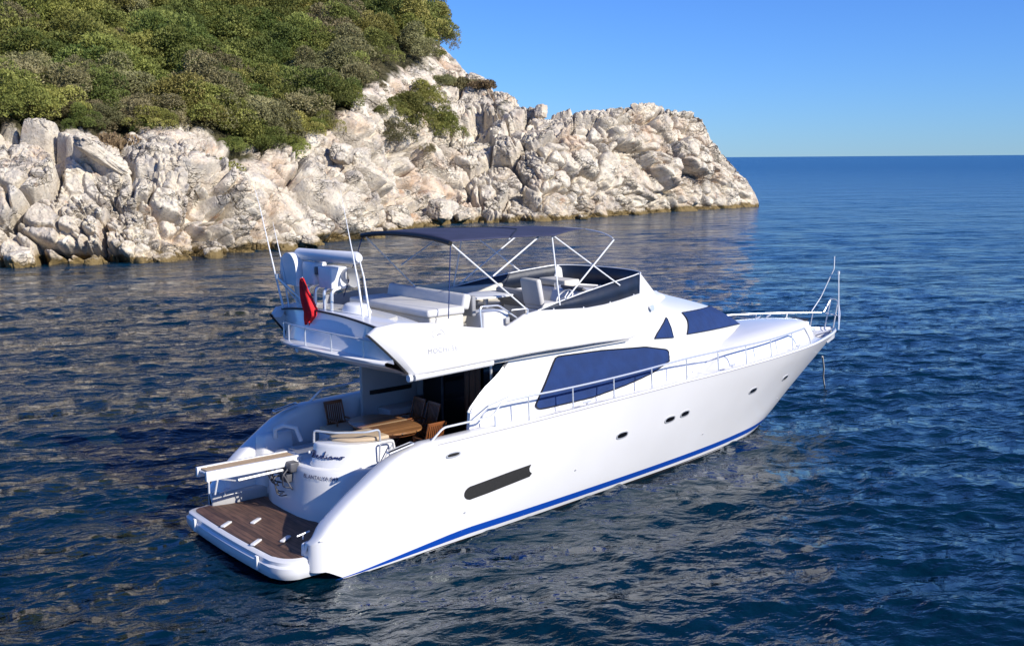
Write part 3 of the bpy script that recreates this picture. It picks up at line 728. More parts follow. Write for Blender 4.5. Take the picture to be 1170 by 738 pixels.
def hull_bz(x_sheer, z):
    """half breadth and X of the topside at height z for the station whose sheer lies at x_sheer"""
    s = (x_sheer - XA) / (20.15 - XA)
    xw = XA + s * (16.35 - XA); zs = lin_tab(ZS, x_sheer)
    bw, bs = lerp_tab(BW, xw), lerp_tab(BS, x_sheer)
    f = max(0, min(1.05, z / zs)); pw = 0.62 + 0.65 * s ** 1.5
    x = XA + s * (lin_tab(STEM, z) - XA)
    if z < 0: return x, bw * (1 + z * 0.35)
    return x, bw + (bs - bw) * f ** pw
def top_z(x): return min(lin_tab(ZS, x), lin_tab(WING, x) if x < 3 else 9)
def inset(x):
    k = max(0, 1 - (x - XA) / 0.34); return 0.20 * (1 - math.sqrt(max(0, 1 - k * k)))
stations = [0.66, 0.665, 0.68, 0.70, 0.74, 0.79, 0.86, 0.93] + list(np.linspace(1.02, 3.2, 16)) + list(np.linspace(3.5, 15, 32)) + list(np.linspace(15.3, 20.15, 26))
ZROWS = [-0.3, 0.0, 0.035]
def hull_rows(side, zlist=None, off=0.0):
    rows = []
    for x in stations:
        zt = top_z(x); zl = zlist(zt) if zlist else ([-0.3, 0.0, 0.04] + [0.04 + (zt - 0.04) * k / 12 for k in range(1, 13)])
        r = []; zb = lin_tab([(0.66, .20), (.95, .20), (1.35, .02), (1.75, -.3)], x)
        for z in zl:
            z = max(z, zb); X, b = hull_bz(x, z); r.append((X, side * (max(0.0, b - inset(x)) + off), z))
        rows.append(r)
    return rows
mb = MB()
for sd in (-1, 1):
    rws = hull_rows(sd)
    rws = [[(r[0][0] - 0.02, 0, lin_tab([(0.66, .15), (1.1, .1), (2.2, -.75)], r[0][0]))] + r for r in rws]
    mb.grid(rws)
r0 = [hull_rows(-1)[0], hull_rows(1)[0]]
mb.poly([(XA, p[1], p[2]) for p in r0[0] if p[2] < .42] + [(XA, p[1], p[2]) for p in r0[1][::-1] if p[2] < .42])
hull = mb.build('hull', 'gel', yacht, smooth=True, angle=50)
# boot stripe and dark bottom paint, each a thin skin over the topsides
def band(name, m, z0, z1, off, x0):
    q = MB()
    for sd in (-1, 1):
        rows = []
        for x in stations:
            if x < x0: continue
            a = z0(x); c = z1(x); r = []
            for k in range(5):
                z = a + (c - a) * k / 4; X, b = hull_bz(x, z); r.append((X + (0.004 if x > 19 else 0), sd * (max(0.0, b - inset(x)) + off), z))
            rows.append(r)
        q.grid(rows)
    return q.build(name, m, hull, smooth=True)
stz = lambda x: min(0.12, 0.0 + 0.030 * max(0, x - 1.0))
band('boot_stripe', 'blue', lambda x: stz(x), lambda x: stz(x) + min(0.15, 0.0 + 0.045 * max(0, x - 1.1)), 0.006, 1.15)
band('bottom_paint', 'anti', lambda x: -0.25, lambda x: min(0.035, -0.03 + .016 * x), 0.005, 1.72)
# hull side fittings -------------------------------------------------
def hull_at(x, z, side=-1, off=0.0):
    lo, hi = XA, 20.15
    for _ in range(40):
        m_ = (lo + hi) / 2
        if hull_bz(m_, z)[0] < x: lo = m_
        else: hi = m_
    b = hull_bz((lo + hi) / 2, z)[1]
    return Vector((x, side * (b + off), z))
def hull_patch(q, outline, side, off0, off1, rows=6):
    """a closed pad following the hull: outline = list of (x, z)"""
    base = [hull_at(x, z, side, off0) for x, z in outline]; face = [hull_at(x, z, side, off1) for x, z in outline]
    q.grid([base, face], close=True)
    cx = sum(p[0] for p in outline) / len(outline); cz = sum(p[1] for p in outline) / len(outline)
    rr = [[hull_at(cx + (x - cx) * k / rows, cz + (z - cz) * k / rows, side, off1) for x, z in outline] for k in range(rows, -1, -1)]
    q.grid(rr, close=True)
def oval(cx, cz, a, b, slope=0.0, n=24, e=2.6):
    o = []
    for k in range(n):
        t = 2 * math.pi * k / n; c, s = math.cos(t), math.sin(t)
        x = a * math.copysign(abs(c) ** (2 / e), c); z = b * math.copysign(abs(s) ** (2 / e), s)
        o.append((cx + x, cz + z + slope * x))
    return o
for sd in (-1, 1):
    for (px, pz, a, b) in ((8.47, 1.40, 0.19, 0.085), (10.14, 1.47, 0.19, 0.085), (10.70, 1.51, 0.17, 0.085), (13.75, 1.56, 0.19, 0.085), (15.72, 1.56, 0.18, 0.08)):
        q = MB(); o1 = oval(px, pz, a, b, 0.03); o0 = oval(px, pz, a - .028, b - .026, 0.03)
        q.grid([[hull_at(x, z, sd, -0.01) for x, z in o1], [hull_at(x, z, sd, 0.016) for x, z in o1], [hull_at(x, z, sd, 0.016) for x, z in o0], [hull_at(x, z, sd, 0.004) for x, z in o0]], close=True)
        pr = q.build('porthole', 'steel', yacht, smooth=True, angle=30)
        q = MB(); hull_patch(q, o0, sd, -0.01, 0.005, 3); q.build('pane', 'salon', pr, smooth=True, angle=30)
    # long engine-room air intake with rounded after end and notched forward end
    vo = [(5.70, 1.01), (5.76, 1.07), (5.69, 1.13), (5.67, 1.2), (5.71, 1.28)]
    top = [(5.2, 1.245), (4.6, 1.19), (4.15, 1.15)]; bot = [(4.12, 0.865), (4.6, 0.90), (5.2, 0.96)]
    aft = [(4.15 - 0.19 * math.sin(t), 1.008 + 0.143 * math.cos(t)) for t in np.linspace(0.25, 2.9, 8)]
    q = MB(); hull_patch(q, vo + top + aft + bot, sd, -0.01, 0.007, 5); q.build('air_intake', 'plexi', yacht, smooth=True, angle=30)
    # stainless fairlead and mooring slot on the quarter
    q = MB(); o1 = oval(3.65, 1.89, 0.17, 0.055, 0.02); o0 = oval(3.65, 1.89, 0.14, 0.032, 0.02)
    q.grid([[hull_at(x, z, sd, -0.01) for x, z in o1], [hull_at(x, z, sd, 0.02) for x, z in o1], [hull_at(x, z, sd, 0.02) for x, z in o0], [hull_at(x, z, sd, 0.004) for x, z in o0]], close=True)
    f_ = q.build('fairlead', 'steel', yacht, smooth=True, angle=30)
    q = MB(); hull_patch(q, o0, sd, -0.01, 0.006, 2); q.build('opening', 'dark', f_)
    for (sx, sz) in ((7.1, 0.85), (4.0, 0.62), (11.9, 0.72), (16.1, 0.85)):
        q = MB(); hull_patch(q, oval(sx, sz, 0.022, 0.022, 0, 10, 2), sd, -0.01, 0.012, 2); q.build('drain_fitting', 'steel', yacht)
# sculpted crease on the quarter
for sd in (-1, 1):
    q = MB(); pts = [(0.78, 0.80), (1.2, 0.78), (1.7, 0.85), (2.2, 1.0), (2.55, 1.15), (2.6, 1.5), (2.75, 2.0)]
    q.tube([hull_at(x, z, sd, -0.004) for x, z in pts], 0.010, 6); q.build('moulded_crease', 'gel', yacht, smooth=True)

# gunwale of the cockpit and the sloping quarters ---------------------
SOLE = 1.25
for sd in (-1, 1):
    q = MB(); rows = []
    for x in [s for s in stations if s <= 5.4]:
        zt = top_z(x); X, b = hull_bz(x, zt); b -= inset(x); g_ = max(0.0, min(1, (x - XA) / .3)); k = 0.35 + .65 * g_
        zin = 0.44
        rows.append([(X, sd * y_, z_) for y_, z_ in ((b, zt), (b - .012, zt + .025 * k), (b - .05, zt + .055 * k), (b - .12, zt + .07 * k), (b - .27 * k, zt + .065 * k), (b - .35 * k, zt + .045 * k), (b - .39 * k, zt), (b - .41 * k, zt - .08), (b - .43 * k, max(zin, min(zt - .1, 1.0))), (b - .44 * k, zin))])
    q.grid(rows); q.poly([(XA, p[1], p[2]) for p in rows[0]])
    q.build('quarter_coaming', 'gel', yacht, smooth=True, angle=60)
# dark slotted stainless chock at the top of the starboard and port slopes
for sd in (-1, 1):
    q = MB()
    P1, P2 = Vector((2.30, sd * 2.22, 2.13)), Vector((2.85, sd * 2.22, 2.225))
    q.tube(arc_path([P1 + Vector((0, -.06, 0)), P1 + Vector((0, .06, 0)), P2 + Vector((0, .06, 0)), P2 + Vector((0, -.06, 0)), P1 + Vector((0, -.06, 0))], .03), 0.016, 6)
    ck = q.build('mooring_chock', 'steel', yacht, smooth=True)
    q = MB(); q.box((P1 + P2) / 2 - Vector((0, 0, 0.0)), (0.5, 0.08, 0.012), 0, -0.17); q.build('slot', 'dark', ck)

# side decks and foredeck
q = MB(); rows = []
ZC = [(4.4, 2.2), (9, 2.3), (12, 2.55), (13, 2.78), (15, 2.88), (16.2, 2.90), (17.2, 2.87), (18.0, 2.80), (18.45, 2.70), (18.6, 2.35), (18.75, 2.12), (20.2, 2.1)]
side_rows = {-1: [], 1: []}
for x in [4.4, 4.7, 5.0, 5.3, 5.6, 5.9] + list(np.linspace(6.05, 18, 46)) + list(np.linspace(18.1, 20.1, 24)):
    zs = lin_tab(ZS, x); b = lerp_tab(BS, x); zc = lin_tab(ZC, x)
    well = max(0, min(1, (x - 18.45) / 0.25)); zd = zs - .06 - 0.16 * well
    half = []
    k = min(1, b / .6)
    bi = max(0.02, b - .50 * k); tr = max(0, min(1, (x - 11.5) / 2)) * (1 - well)
    for y_, z_ in ((b, zs), (b - .008, zs + .03), (b - .03 * k, zs + .045), (b - .075 * k, zs + .045), (b - .095 * k, zs + .02), (b - .10 * k, zd), (bi, zd + .01), (bi - .08 * k, zd + .01 + (zc - zd) * .55 * tr), (bi - .2 * k, zd + .01 + (zc - zd) * .82 * tr), (bi * .55, zd + .01 + (zc - zd) * .95 * tr), (bi * .25, zd + .01 + (zc - zd) * 1.0 * tr)):
        half.append((x, max(0.005, y_), z_))
    if x < 6.1:
        for sd in (-1, 1): side_rows[sd].append([(p[0], sd * p[1], p[2]) for p in half[:7]])
    if x < 6.04: continue
    rows.append([(p[0], -p[1], p[2]) for p in half] + [(x, 0, half[-1][2])] + [(p[0], p[1], p[2]) for p in half[::-1]])
q.grid(side_rows[-1]); q.grid(side_rows[1]); 
qj = MB()
for sd in (-1, 1): qj.tube([(x, sd * (lerp_tab(BS, x) + .004), lin_tab(ZS, x) + .004) for x in np.linspace(3.3, 19.9, 90)], .009, 5)
qj.build('deck_joint', 'greytext', hull, smooth=True)
q.grid(rows); q.build('deck', 'gel', yacht, smooth=True, angle=55)

# swim platform -----------------------------------------------------
def plat_outline(o=0.0):
    R_ = 0.42; RP = 0.18; pts = []
    W_ = 2.06 + o; A_ = 0.05 - o
    pts.append((1.75, -W_)); pts.append((0.9, -W_))
    for k in range(1, 8):
        t = math.pi / 2 * k / 8; pts.append((A_ + .07 + R_ - R_ * math.sin(t), -W_ + R_ - R_ * math.cos(t)))
    for k in range(13):
        y_ = (-W_ + R_) + (2 * W_ - R_ - RP) * k / 12; pts.append((A_ + .07 * (y_ / W_) ** 2, y_))
    for k in range(1, 8):
        t = math.pi / 2 * (8 - k) / 8; pts.append((A_ + .07 + RP - RP * math.sin(t), W_ - RP + RP * math.cos(t)))
    pts.append((0.9, W_)); pts.append((1.75, W_)); return pts
q = MB(); o_ = [plat_outline(-.10), plat_outline(-.03), plat_outline(0), plat_outline(.02), plat_outline(.02), plat_outline(-.02), plat_outline(-.02), plat_outline(-.06)]
zz = [0.08, 0.10, 0.16, 0.24, 0.33, 0.36, 0.425, 0.45]
q.grid([[(p[0], p[1], z) for p in oo] for oo, z in zip(o_, zz)], close=True); q.poly([(p[0], p[1], .45) for p in o_[-1]])
plat = q.build('swim_platform', 'gel', yacht, smooth=True, angle=35)
q = MB(); q.prism(plat_outline(-.13), .447, .462); q.build('teak_deck', 'teakdeck', plat)
for cx, cy in ((0.32, 0.55), (0.85, 0.35), (0.30, -.75), (0.8, -0.95)):
    q = MB(); q.box((cx, cy, .485), (.30, .09, .04), R(35)); q.build('white_chock', 'gel', plat, bevel=.012)
for cy in (1.42, -1.25):
    q = MB(); q.box((0.05, cy, .30), (.05, .09, .26)); q.build('fender_pad', 'gel', plat, bevel=.012)
for sd in (-1, 1):   # low moulded step where platform meets the quarter
    q = MB(); q.prism([(0.60, sd * 1.84), (0.72, sd * 2.04), (2.2, sd * 2.04), (2.0, sd * 1.72), (1.0, sd * 1.74)], .40, .70, .97); st_ = q.build('quarter_step', 'gelshade' if sd > 0 else 'gel', yacht, bevel=.05)  # port step takes the gelcoat with shade in its colour
q = MB()
for cy, cx in ((-1.66, 0.78), (1.7, 0.85)):
    q.tube([(cx - .12, cy, .76), (cx + .14, cy, .80)], .018); q.tube([(cx, cy, .68), (cx, cy, .78)], .016)
q.build('cleat', 'steel', yacht, smooth=True)

# transom locker: lower drum and upper tier ---------------------------
low = [(3.1, 1.72), (2.1, 1.74), (1.86, 1.66), (1.73, 1.5), (1.66, 1.2), (1.63, .7), (1.63, .1), (1.68, -.25), (1.80, -.58), (2.0, -.84), (2.3, -1.02), (2.7, -1.1), (3.1, -1.12)]
q = MB(); n_ = len(low); cxx, cyy = 2.4, .3
def sh(p, k): return (cxx + (p[0] - cxx) * k, cyy + (p[1] - cyy) * k)
lay = [(.44, 1.0), (.72, 1.0), (.78, .985), (1.10, .955), (1.36, .915), (1.44, .90), (1.48, .87)]
q.grid([[(*sh(p, k), z) for p in low] for z, k in lay], close=True); q.poly([(*sh(p, .87), 1.48) for p in low])
trunk_ = q.build('transom_locker', 'gel', yacht, smooth=True, angle=50)
upt = [(3.35, .12), (2.10, .10), (1.98, .06), (1.94, -.02), (1.96, -.18), (2.08, -.42), (2.28, -.64), (2.55, -.82), (2.9, -.92), (3.35, -.95)]
q = MB(); ct = (2.7, -.35)
lay = [(1.44, 1.02), (1.50, 1.045), (1.54, 1.045), (1.58, 1.0), (1.88, .95), (1.93, .93), (1.95, .90)]
q.grid([[(ct[0] + (p[0] - ct[0]) * k, ct[1] + (p[1] - ct[1]) * k, z) for p in upt] for z, k in lay], close=True)
q.poly([(ct[0] + (p[0] - ct[0]) * .9, ct[1] + (p[1] - ct[1]) * .9, 1.95) for p in upt])
tier = q.build('locker_tier', 'gel', yacht, smooth=True, angle=50)
q = MB(); q.prism([(2.35, .0), (2.3, -.2), (2.5, -.55), (2.9, -.75), (3.3, -.78), (3.3, .0)], 1.95, 2.02, .98); q.build('seat_pad', 'beige', tier, bevel=.025)
q = MB(); q.tube(arc_path([(2.02, .02, 1.93), (2.02, .0, 2.18), (2.25, -.40, 2.17), (2.75, -.78, 2.17), (3.0, -.86, 2.2), (3.02, -.86, 1.93)], .07), .022); q.build('grab_rail', 'steel', tier, smooth=True)
q = MB(); q.tube(arc_path([(2.9, -.98, 1.52), (2.92, -1.0, 1.95), (3.2, -1.04, 1.95), (3.22, -1.06, 1.5)], .06), .018)
q.tube([(2.95, -1.0, 1.55), (3.2, -1.03, 1.9)], .014); q.build('gate_frame', 'steel', yacht, smooth=True)
q = MB(); q.prism([(3.05, 1.7), (3.05, .2), (3.9, .2), (3.9, 1.7)], 1.0, 1.66, .98); sofa = q.build('aft_settee', 'gel', yacht, bevel=.05)
q = MB(); q.box((3.42, .95, 1.72), (.72, 1.35, .12)); q.build('seat_pad', 'beige', sofa, bevel=.04)
# port side pillar with shower hose reel beside the steps
q = MB(); q.prism([(1.75, 1.72), (1.6, 1.98), (2.5, 2.0), (2.6, 1.75)], .45, 1.78, .82); q.build('boarding_pillar', 'gel', yacht, bevel=.07)
q = MB(); q.tube([(2.05, 1.7, 1.70), (2.0, 1.62, 1.90), (2.15, 1.52, 1.98), (2.4, 1.45, 1.9), (2.5, 1.42, 1.6)], .05, 10); q.build('boarding_handrail', 'gel', yacht, smooth=True)
# lettering on the transom -------------------------------------------
def text_mesh(name, body, size, m, parent, fn, shear=0.0, spacing=1.0, extrude=0.0, thick=0.0):
    cu = bpy.data.curves.new(name, 'FONT'); cu.body = body; cu.size = size; cu.shear = shear; cu.space_character = spacing; cu.offset = thick; cu.resolution_u = 3
    tmp = bpy.data.objects.new(name, cu); col.objects.link(tmp)
    bpy.context.view_layer.update()
    me = bpy.data.meshes.new_from_object(tmp); bpy.data.objects.remove(tmp)
    for v in me.vertices: v.co = fn(v.co.x, v.co.y)
    me.materials.clear(); me.materials.append(M[m]); me.name = name
    o = bpy.data.objects.new(name, me); return link(o, parent)
def along(poly, z0, lean, s0, off):
    P_ = [Vector((p[0], p[1], 0)) for p in poly]; L_ = [0]
    for a, b in zip(P_, P_[1:]): L_.append(L_[-1] + (b - a).length)
    def fn(x, y):
        s = s0 + x
        for k in range(len(L_) - 1):
            if s <= L_[k + 1] or k == len(L_) - 2:
                t = (s - L_[k]) / (L_[k + 1] - L_[k]); p = P_[k].lerp(P_[k + 1], t)
                d = (P_[k + 1] - P_[k]).normalized(); nrm = Vector((d.y, -d.x, 0))
                if nrm.x > 0: nrm = -nrm
                return p + nrm * (off - lean * y) + Vector((0, 0, z0 + y))
    return fn
face = [(ct[0] + (p[0] - ct[0]) * .985, ct[1] + (p[1] - ct[1]) * .985) for p in upt][2:]
fnm = along(face, 1.66, .12, .10, .02)
STROKES = [[(0, 0), (.06, .20), (.05, .04)], [(-.02, .17), (.06, .21), (.12, .18), (.10, .13), (.05, .11), (.11, .10), (.11, .03), (.04, .0), (-.03, .02)],
 [(.15, .04), (.20, .07), (.19, .10), (.155, .08), (.16, .02), (.20, .01), (.25, .05)], [(.31, .09), (.26, .09), (.25, .03), (.29, .01), (.35, .10), (.40, .24), (.35, .08), (.345, .02), (.39, .02)],
 [(.40, .03), (.44, .09), (.42, .02), (.46, .03)], [(.455, .13), (.46, .14)], [(.55, .09), (.50, .09), (.48, .03), (.51, .01), (.555, .08), (.545, .02), (.58, .03)],
 [(.58, .02), (.61, .09), (.60, .02), (.645, .09), (.645, .02), (.69, .09), (.68, .02), (.72, .03)], [(.78, .09), (.74, .08), (.72, .03), (.76, .01), (.79, .05), (.78, .09), (.84, .08)]]
q = MB()
for st__ in STROKES:
    sm = arc_path([(x, y, 0) for x, y in st__], .05, 4); q.tube([fnm(p.x * .88, p.y * .72) for p in sm], .0095, 5)
q.build('boat_name', 'navytext', tier, smooth=True)
face2 = [sh(p, .925) for p in low][4:]
text_mesh('port_of_registry', 'BL.ANTALYA 849', .105, 'navytext', trunk_, along(face2, 1.31, .22, 1.22, .022), spacing=1.02, thick=0.001)
q = MB(); q.tube([(1.93, .03, 1.75), (1.90, .04, 1.75)], .035, 14); q.build('deck_light', 'steel', tier, smooth=True)
# pipes and fittings under the gangway
q = MB(); gm = random.Random(3)
for k in range(9):
    a = Vector((1.62 - .02 * k, 0.35 + gm.uniform(-.1, .35), 1.30 + gm.uniform(-.15, .2)))
    q.tube(arc_path([a, a + Vector((-.1 - gm.random() * .12, gm.uniform(-.2, .2), gm.uniform(-.1, .1))), a + Vector((-.05, gm.uniform(-.2, .2), -.3 - gm.random() * .2)), a + Vector((.06, 0, -.4))], .08), .014, 6)
q.build('hose_bundle', 'mech', yacht, smooth=True)
q = MB(); q.box((1.66, .45, 1.45), (.2, .55, .2)); q.box((1.60, .45, 1.22), (.14, .3, .2)); q.build('gangway_hinge', 'mech', yacht, bevel=.03)
# gangway ------------------------------------------------------------
gw_a, gw_b = Vector((1.86, .62, 1.60)), Vector((-.10, .64, 1.62))
q = MB(); d_ = gw_b - gw_a
def gbox(q, t0, t1, y0, y1, z0, z1):
    A = gw_a.lerp(gw_b, t0); B = gw_a.lerp(gw_b, t1)
    pts = [[(P_.x, P_.y + y, P_.z + z) for y, z in ((y0, z0), (y1, z0), (y1, z1), (y0, z1))] for P_ in (A, B)]
    q.grid(pts, close=True); q.poly(pts[0]); q.poly(pts[1][::-1])
gbox(q, 0, 1, -.25, -.17, -.165, .03); gbox(q, 0, 1, .17, .25, -.165, .03); gbox(q, .02, .98, -.17, .17, -.06, -.02)
gang = q.build('gangway', 'gel', yacht, bevel=.012)
q = MB(); gbox(q, .02, .96, -.165, .165, -.018, .012); q.build('teak_tread', 'teakpale', gang)
q = MB(); gbox(q, -.04, .10, -.2, .2, -.2, .0); q.tube([(1.5, .40, 1.38), (0.55, .42, 1.36)], .03, 8); q.tube([(0.5, .42, 1.36), (0.1, .42, 1.48)], .015, 6); q.build('hydraulic_ram', 'steel', gang, smooth=False)
q = MB(); q.tube([(-.06, .40, 1.45), (-.02, .5, 1.2)], .022, 8); q.tube([(.12, .40, 1.45), (.1, .5, 1.15)], .02, 8); q.build('gangway_foot', 'gel', gang, smooth=True)

# cockpit ------------------------------------------------------------
q = MB(); q.prism([(2.6, -1.98), (2.6, 1.98), (5.9, 1.98), (5.9, -1.98)], 1.15, SOLE); q.build('cockpit_sole', 'teakdeck', yacht)
# cabin: side walls and forward superstructure -----------------------
WZ = [(2.0, 1.98), (2.6, 1.95), (2.88, 1.93), (3.26, 1.88), (3.52, 1.84), (3.8, 1.78), (3.98, 1.72), (4.11, 1.66), (4.25, 1.59), (4.36, 1.50)]
XC = [(2.0, 15.95), (2.6, 15.75), (2.88, 15.54), (3.26, 14.78), (3.52, 14.19), (3.8, 13.2), (3.98, 12.49), (4.11, 12.02), (4.25, 11.3), (4.36, 10.55)]
XS0 = 9.3
def nose(t, z):
    w_ = lin_tab(WZ, z); xc = lerp_tab(XC, z)
    return Vector((XS0 + (xc - XS0) * t, -w_ * max(0.0, 1 - t ** 1.6) ** 0.9, z))
def nose_n(t, z):
    e = 1e-3; t = min(max(t, .002), .995)
    n = (nose(t + e, z) - nose(t - e, z)).cross(nose(t, z + 2 * e) - nose(t, z - 2 * e)); n.normalize()
    return n if n.y < 0 or (n.x > 0 and abs(n.y) < .2) else -n
def cab_y(x, z):
    if x <= XS0: return -lin_tab(WZ, z)
    xc = lerp_tab(XC, z); t = (x - XS0) / (xc - XS0); return -lin_tab(WZ, z) * max(0, 1 - t ** 1.6) ** .9
def wall_aft(z): return lin_tab([(2.0, 4.38), (2.55, 4.46), (2.9, 4.85), (3.17, 5.3), (3.45, 5.62), (3.6, 5.8)], z)
q = MB()
for sd in (1, -1):
    rows = []
    for z in np.linspace(2.0, 3.62, 20):
        rows.append([(x, sd * cab_y(x, z), z) for x in np.linspace(wall_aft(z), XS0, 14)])
    q.grid(rows)
    rows2 = [[(x_, y_ - sd * -.09 * -1 * -1 if False else y_ + sd * .09, z_) for (x_, y_, z_) in r] for r in rows]
    q.grid(rows2); q.grid([[r[0] for r in rows], [r[0] for r in rows2]])
    tt = np.concatenate([np.linspace(0, .85, 26), np.linspace(.88, 1, 12)])
    rows = []
    for z in np.concatenate([np.linspace(2.0, 3.9, 26), np.linspace(3.95, 4.36, 12)]):
        rows.append([(nose(t, z).x, sd * nose(t, z).y, z) for t in tt])
    q.grid(rows)
capn = [nose(t, 4.36) for t in tt]
q.poly([tuple(p) for p in capn] + [(p.x, -p.y, p.z) for p in capn[::-1]])
cabin = q.build('cabin', 'gel', yacht, smooth=True, angle=45)
# saloon bulkhead, door, windows
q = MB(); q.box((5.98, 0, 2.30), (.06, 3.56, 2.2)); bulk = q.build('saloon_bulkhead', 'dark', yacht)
q = MB(); q.box((5.90, -.35, 2.25), (.03, 2.6, 1.9)); dr = q.build('sliding_door', 'salon', yacht)
q = MB()
for yy in (-1.55, -.35, .9): q.box((5.87, yy, 2.25), (.04, .05, 1.9))
q.build('door_frame', 'mech', dr)
q = MB(); rows = [[(5.84 - .025 * math.sin(k * 1.1), .05 - k * .035, z) for k in range(18)] for z in (1.35, 3.2)]; q.grid(rows); q.build('curtain', 'wooddoor', dr, smooth=True)
q = MB(); q.box((5.0, 1.80, 2.3), (1.5, .10, 2.0)); ps = q.build('side_liner', 'gelshade', yacht, bevel=.03)
for z in (2.25, 2.95):
    q = MB(); q.prism([(4.45, 1.745), (4.7, 1.72), (5.5, 1.72), (5.6, 1.745)], z, z + .10); q.build('locker_slot', 'dark', ps)
q = MB(); q.box((5.2, 1.5, 1.6), (1.1, .5, .7)); q.build('wet_bar', 'gelshade', yacht, bevel=.04)
q = MB(); q.tube([(5.25, -1.62, 3.45), (5.30, -1.62, 2.4)], .03); q.build('overhead_post', 'steel', yacht, smooth=True)
for sd in (-1, 1):  # curved handrail on the after edge of the house side
    q = MB(); q.tube([(wall_aft(z) - .07, sd * (lin_tab(WZ, z) + .01), z) for z in np.linspace(2.52, 3.28, 10)], .026)
    q.tube([(wall_aft(2.52) - .07, sd * 1.96, 2.52), (wall_aft(2.52) + .05, sd * 1.95, 2.5)], .02); q.build('house_handrail', 'steel', yacht, smooth=True)
# canvas covers ------------------------------------------------------
def cover(name, rows_fn, na, nb, parent, off=.022, m='canvas'):
    outer = [[rows_fn(a / na, b / nb, off + .016 * math.sin(math.pi * a / na) * math.sin(math.pi * b / nb) + .004 * math.sin(a * 1.7 + b)) for b in range(nb + 1)] for a in range(na + 1)]
    q = MB(); q.grid(outer)
    inner = [[rows_fn(a / na, b / nb, -.03) for b in range(nb + 1)] for a in range(na + 1)]
    rim_o = outer[0] + [r[-1] for r in outer[1:]] + outer[-1][::-1][1:] + [r[0] for r in outer[::-1][1:-1]]
    rim_i = inner[0] + [r[-1] for r in inner[1:]] + inner[-1][::-1][1:] + [r[0] for r in inner[::-1][1:-1]]
    q.grid([rim_o, rim_i], close=True)
    return q.build(name, m, parent, smooth=True, angle=60), rim_o
BOT = [(6.17, 2.36), (6.26, 2.29), (6.5, 2.285), (7.83, 2.31), (8.87, 2.43), (9.8, 2.58), (10.50, 2.76)]
TOP = [(6.17, 2.40), (6.80, 3.30), (6.90, 3.33), (8.2, 3.30), (9.60, 3.21), (10.42, 3.04), (10.50, 2.98)]
for sd in (-1, 1):
    def fn(a, b, o, sd=sd):
        x = 6.17 + (10.50 - 6.17) * a; z = lin_tab(BOT, x) * (1 - b) + lin_tab(TOP, x) * b
        return (x, sd * (abs(cab_y(x, z)) + o), z)
    c_, rim = cover('window_cover', fn, 60, 14, yacht)
    q = MB(); q.tube([Vector(p) + Vector((0, sd * .004, 0)) for p in rim] + [rim[0]], .014, 5, caps=False); q.build('hem', 'dark', c_, smooth=True)
    def fn2(a, b, o, sd=sd):
        x = 10.02 + .80 * a; zb = 3.345 - .085 * a; zt_ = lin_tab([(10.02, 3.36), (10.15, 3.46), (10.4, 3.59), (10.6, 3.68), (10.735, 3.74), (10.76, 3.70), (10.82, 3.28)], x)
        z = zb * (1 - b) + zt_ * b
        return (x, sd * (abs(cab_y(x, z)) + o), z)
    c_, rim = cover('quarterlight_cover', fn2, 26, 10, yacht, .02)
    q = MB(); q.tube([Vector(p) + Vector((0, sd * .004, 0)) for p in rim] + [rim[0]], .011, 5, caps=False); q.build('hem', 'dark', c_, smooth=True)
def fnw(a, b, o):
    a = a * 2 - 1; sd = -1 if a < 0 else 1; e = 1 - abs(a)      # e = 0 at the centre line
    tb = 1 - .605 * (1 - (1 - e)) ; tb = 1 - .60 * e if False else 1 - .60 * (abs(a)); tb_ = tb
    tt_ = 1 - .43 * abs(a); zb = 2.90 + .335 * abs(a) ** .8; zt_ = 3.52 + .18 * abs(a)
    t = tb_ * (1 - b) + tt_ * b; z = zb * (1 - b) + zt_ * b
    t = min(t, .9985); p = nose(t, z); n = nose_n(t, z)
    p = p + n * o
    return (p.x, -sd * min(p.y, 0) * 1.0 if sd > 0 else min(p.y, 0), p.z)
c_, rim = cover('windscreen_cover', fnw, 64, 12, yacht, .022)
q = MB(); q.tube(list(rim) + [rim[0]], .012, 5, caps=False); q.build('hem', 'dark', c_, smooth=True)

# flybridge ----------------------------------------------------------
FS = [  # bottom x, half width, z ; top x, half width, z
 (2.92, 2.06, 3.50, 2.16, 1.90, 4.30), (3.0, 2.16, 3.51, 2.30, 1.97, 4.42), (3.3, 2.21, 3.53, 2.75, 2.0, 4.47), (3.9, 2.22, 3.55, 3.6, 2.0, 4.38), (4.6, 2.22, 3.57, 4.4, 2.0, 4.22), (5.2, 2.22, 3.58, 5.1, 1.99, 4.10),
 (5.5, 2.21, 3.585, 5.45, 1.98, 4.12), (5.9, 2.2, 3.59, 5.9, 1.97, 4.31), (6.3, 2.19, 3.59, 6.3, 1.96, 4.355), (7.0, 2.18, 3.58, 7.0, 1.93, 4.31), (7.8, 2.14, 3.57, 7.8, 1.88, 4.26), (8.4, 2.08, 3.54, 8.4, 1.81, 4.27), (9.0, 1.97, 3.50, 9.0, 1.72, 4.31), (9.35, 1.89, 3.53, 9.35, 1.66, 4.34), (9.7, 1.77, 3.72, 9.7, 1.59, 4.37), (10.1, 1.66, 3.92, 10.1, 1.46, 4.37), (10.5, 1.50, 4.08, 10.5, 1.30, 4.34), (11.0, 1.25, 4.17, 10.9, 1.08, 4.30)]
FLY = 3.72
def fly_tab(k, x):
    xs__ = [f[3] for f in FS]; return float(np.interp(x, xs__, [f[k] for f in FS]))
xsamp = sorted(set([f[3] for f in FS] + list(np.linspace(2.16, 10.9, 60))))
q = MB()
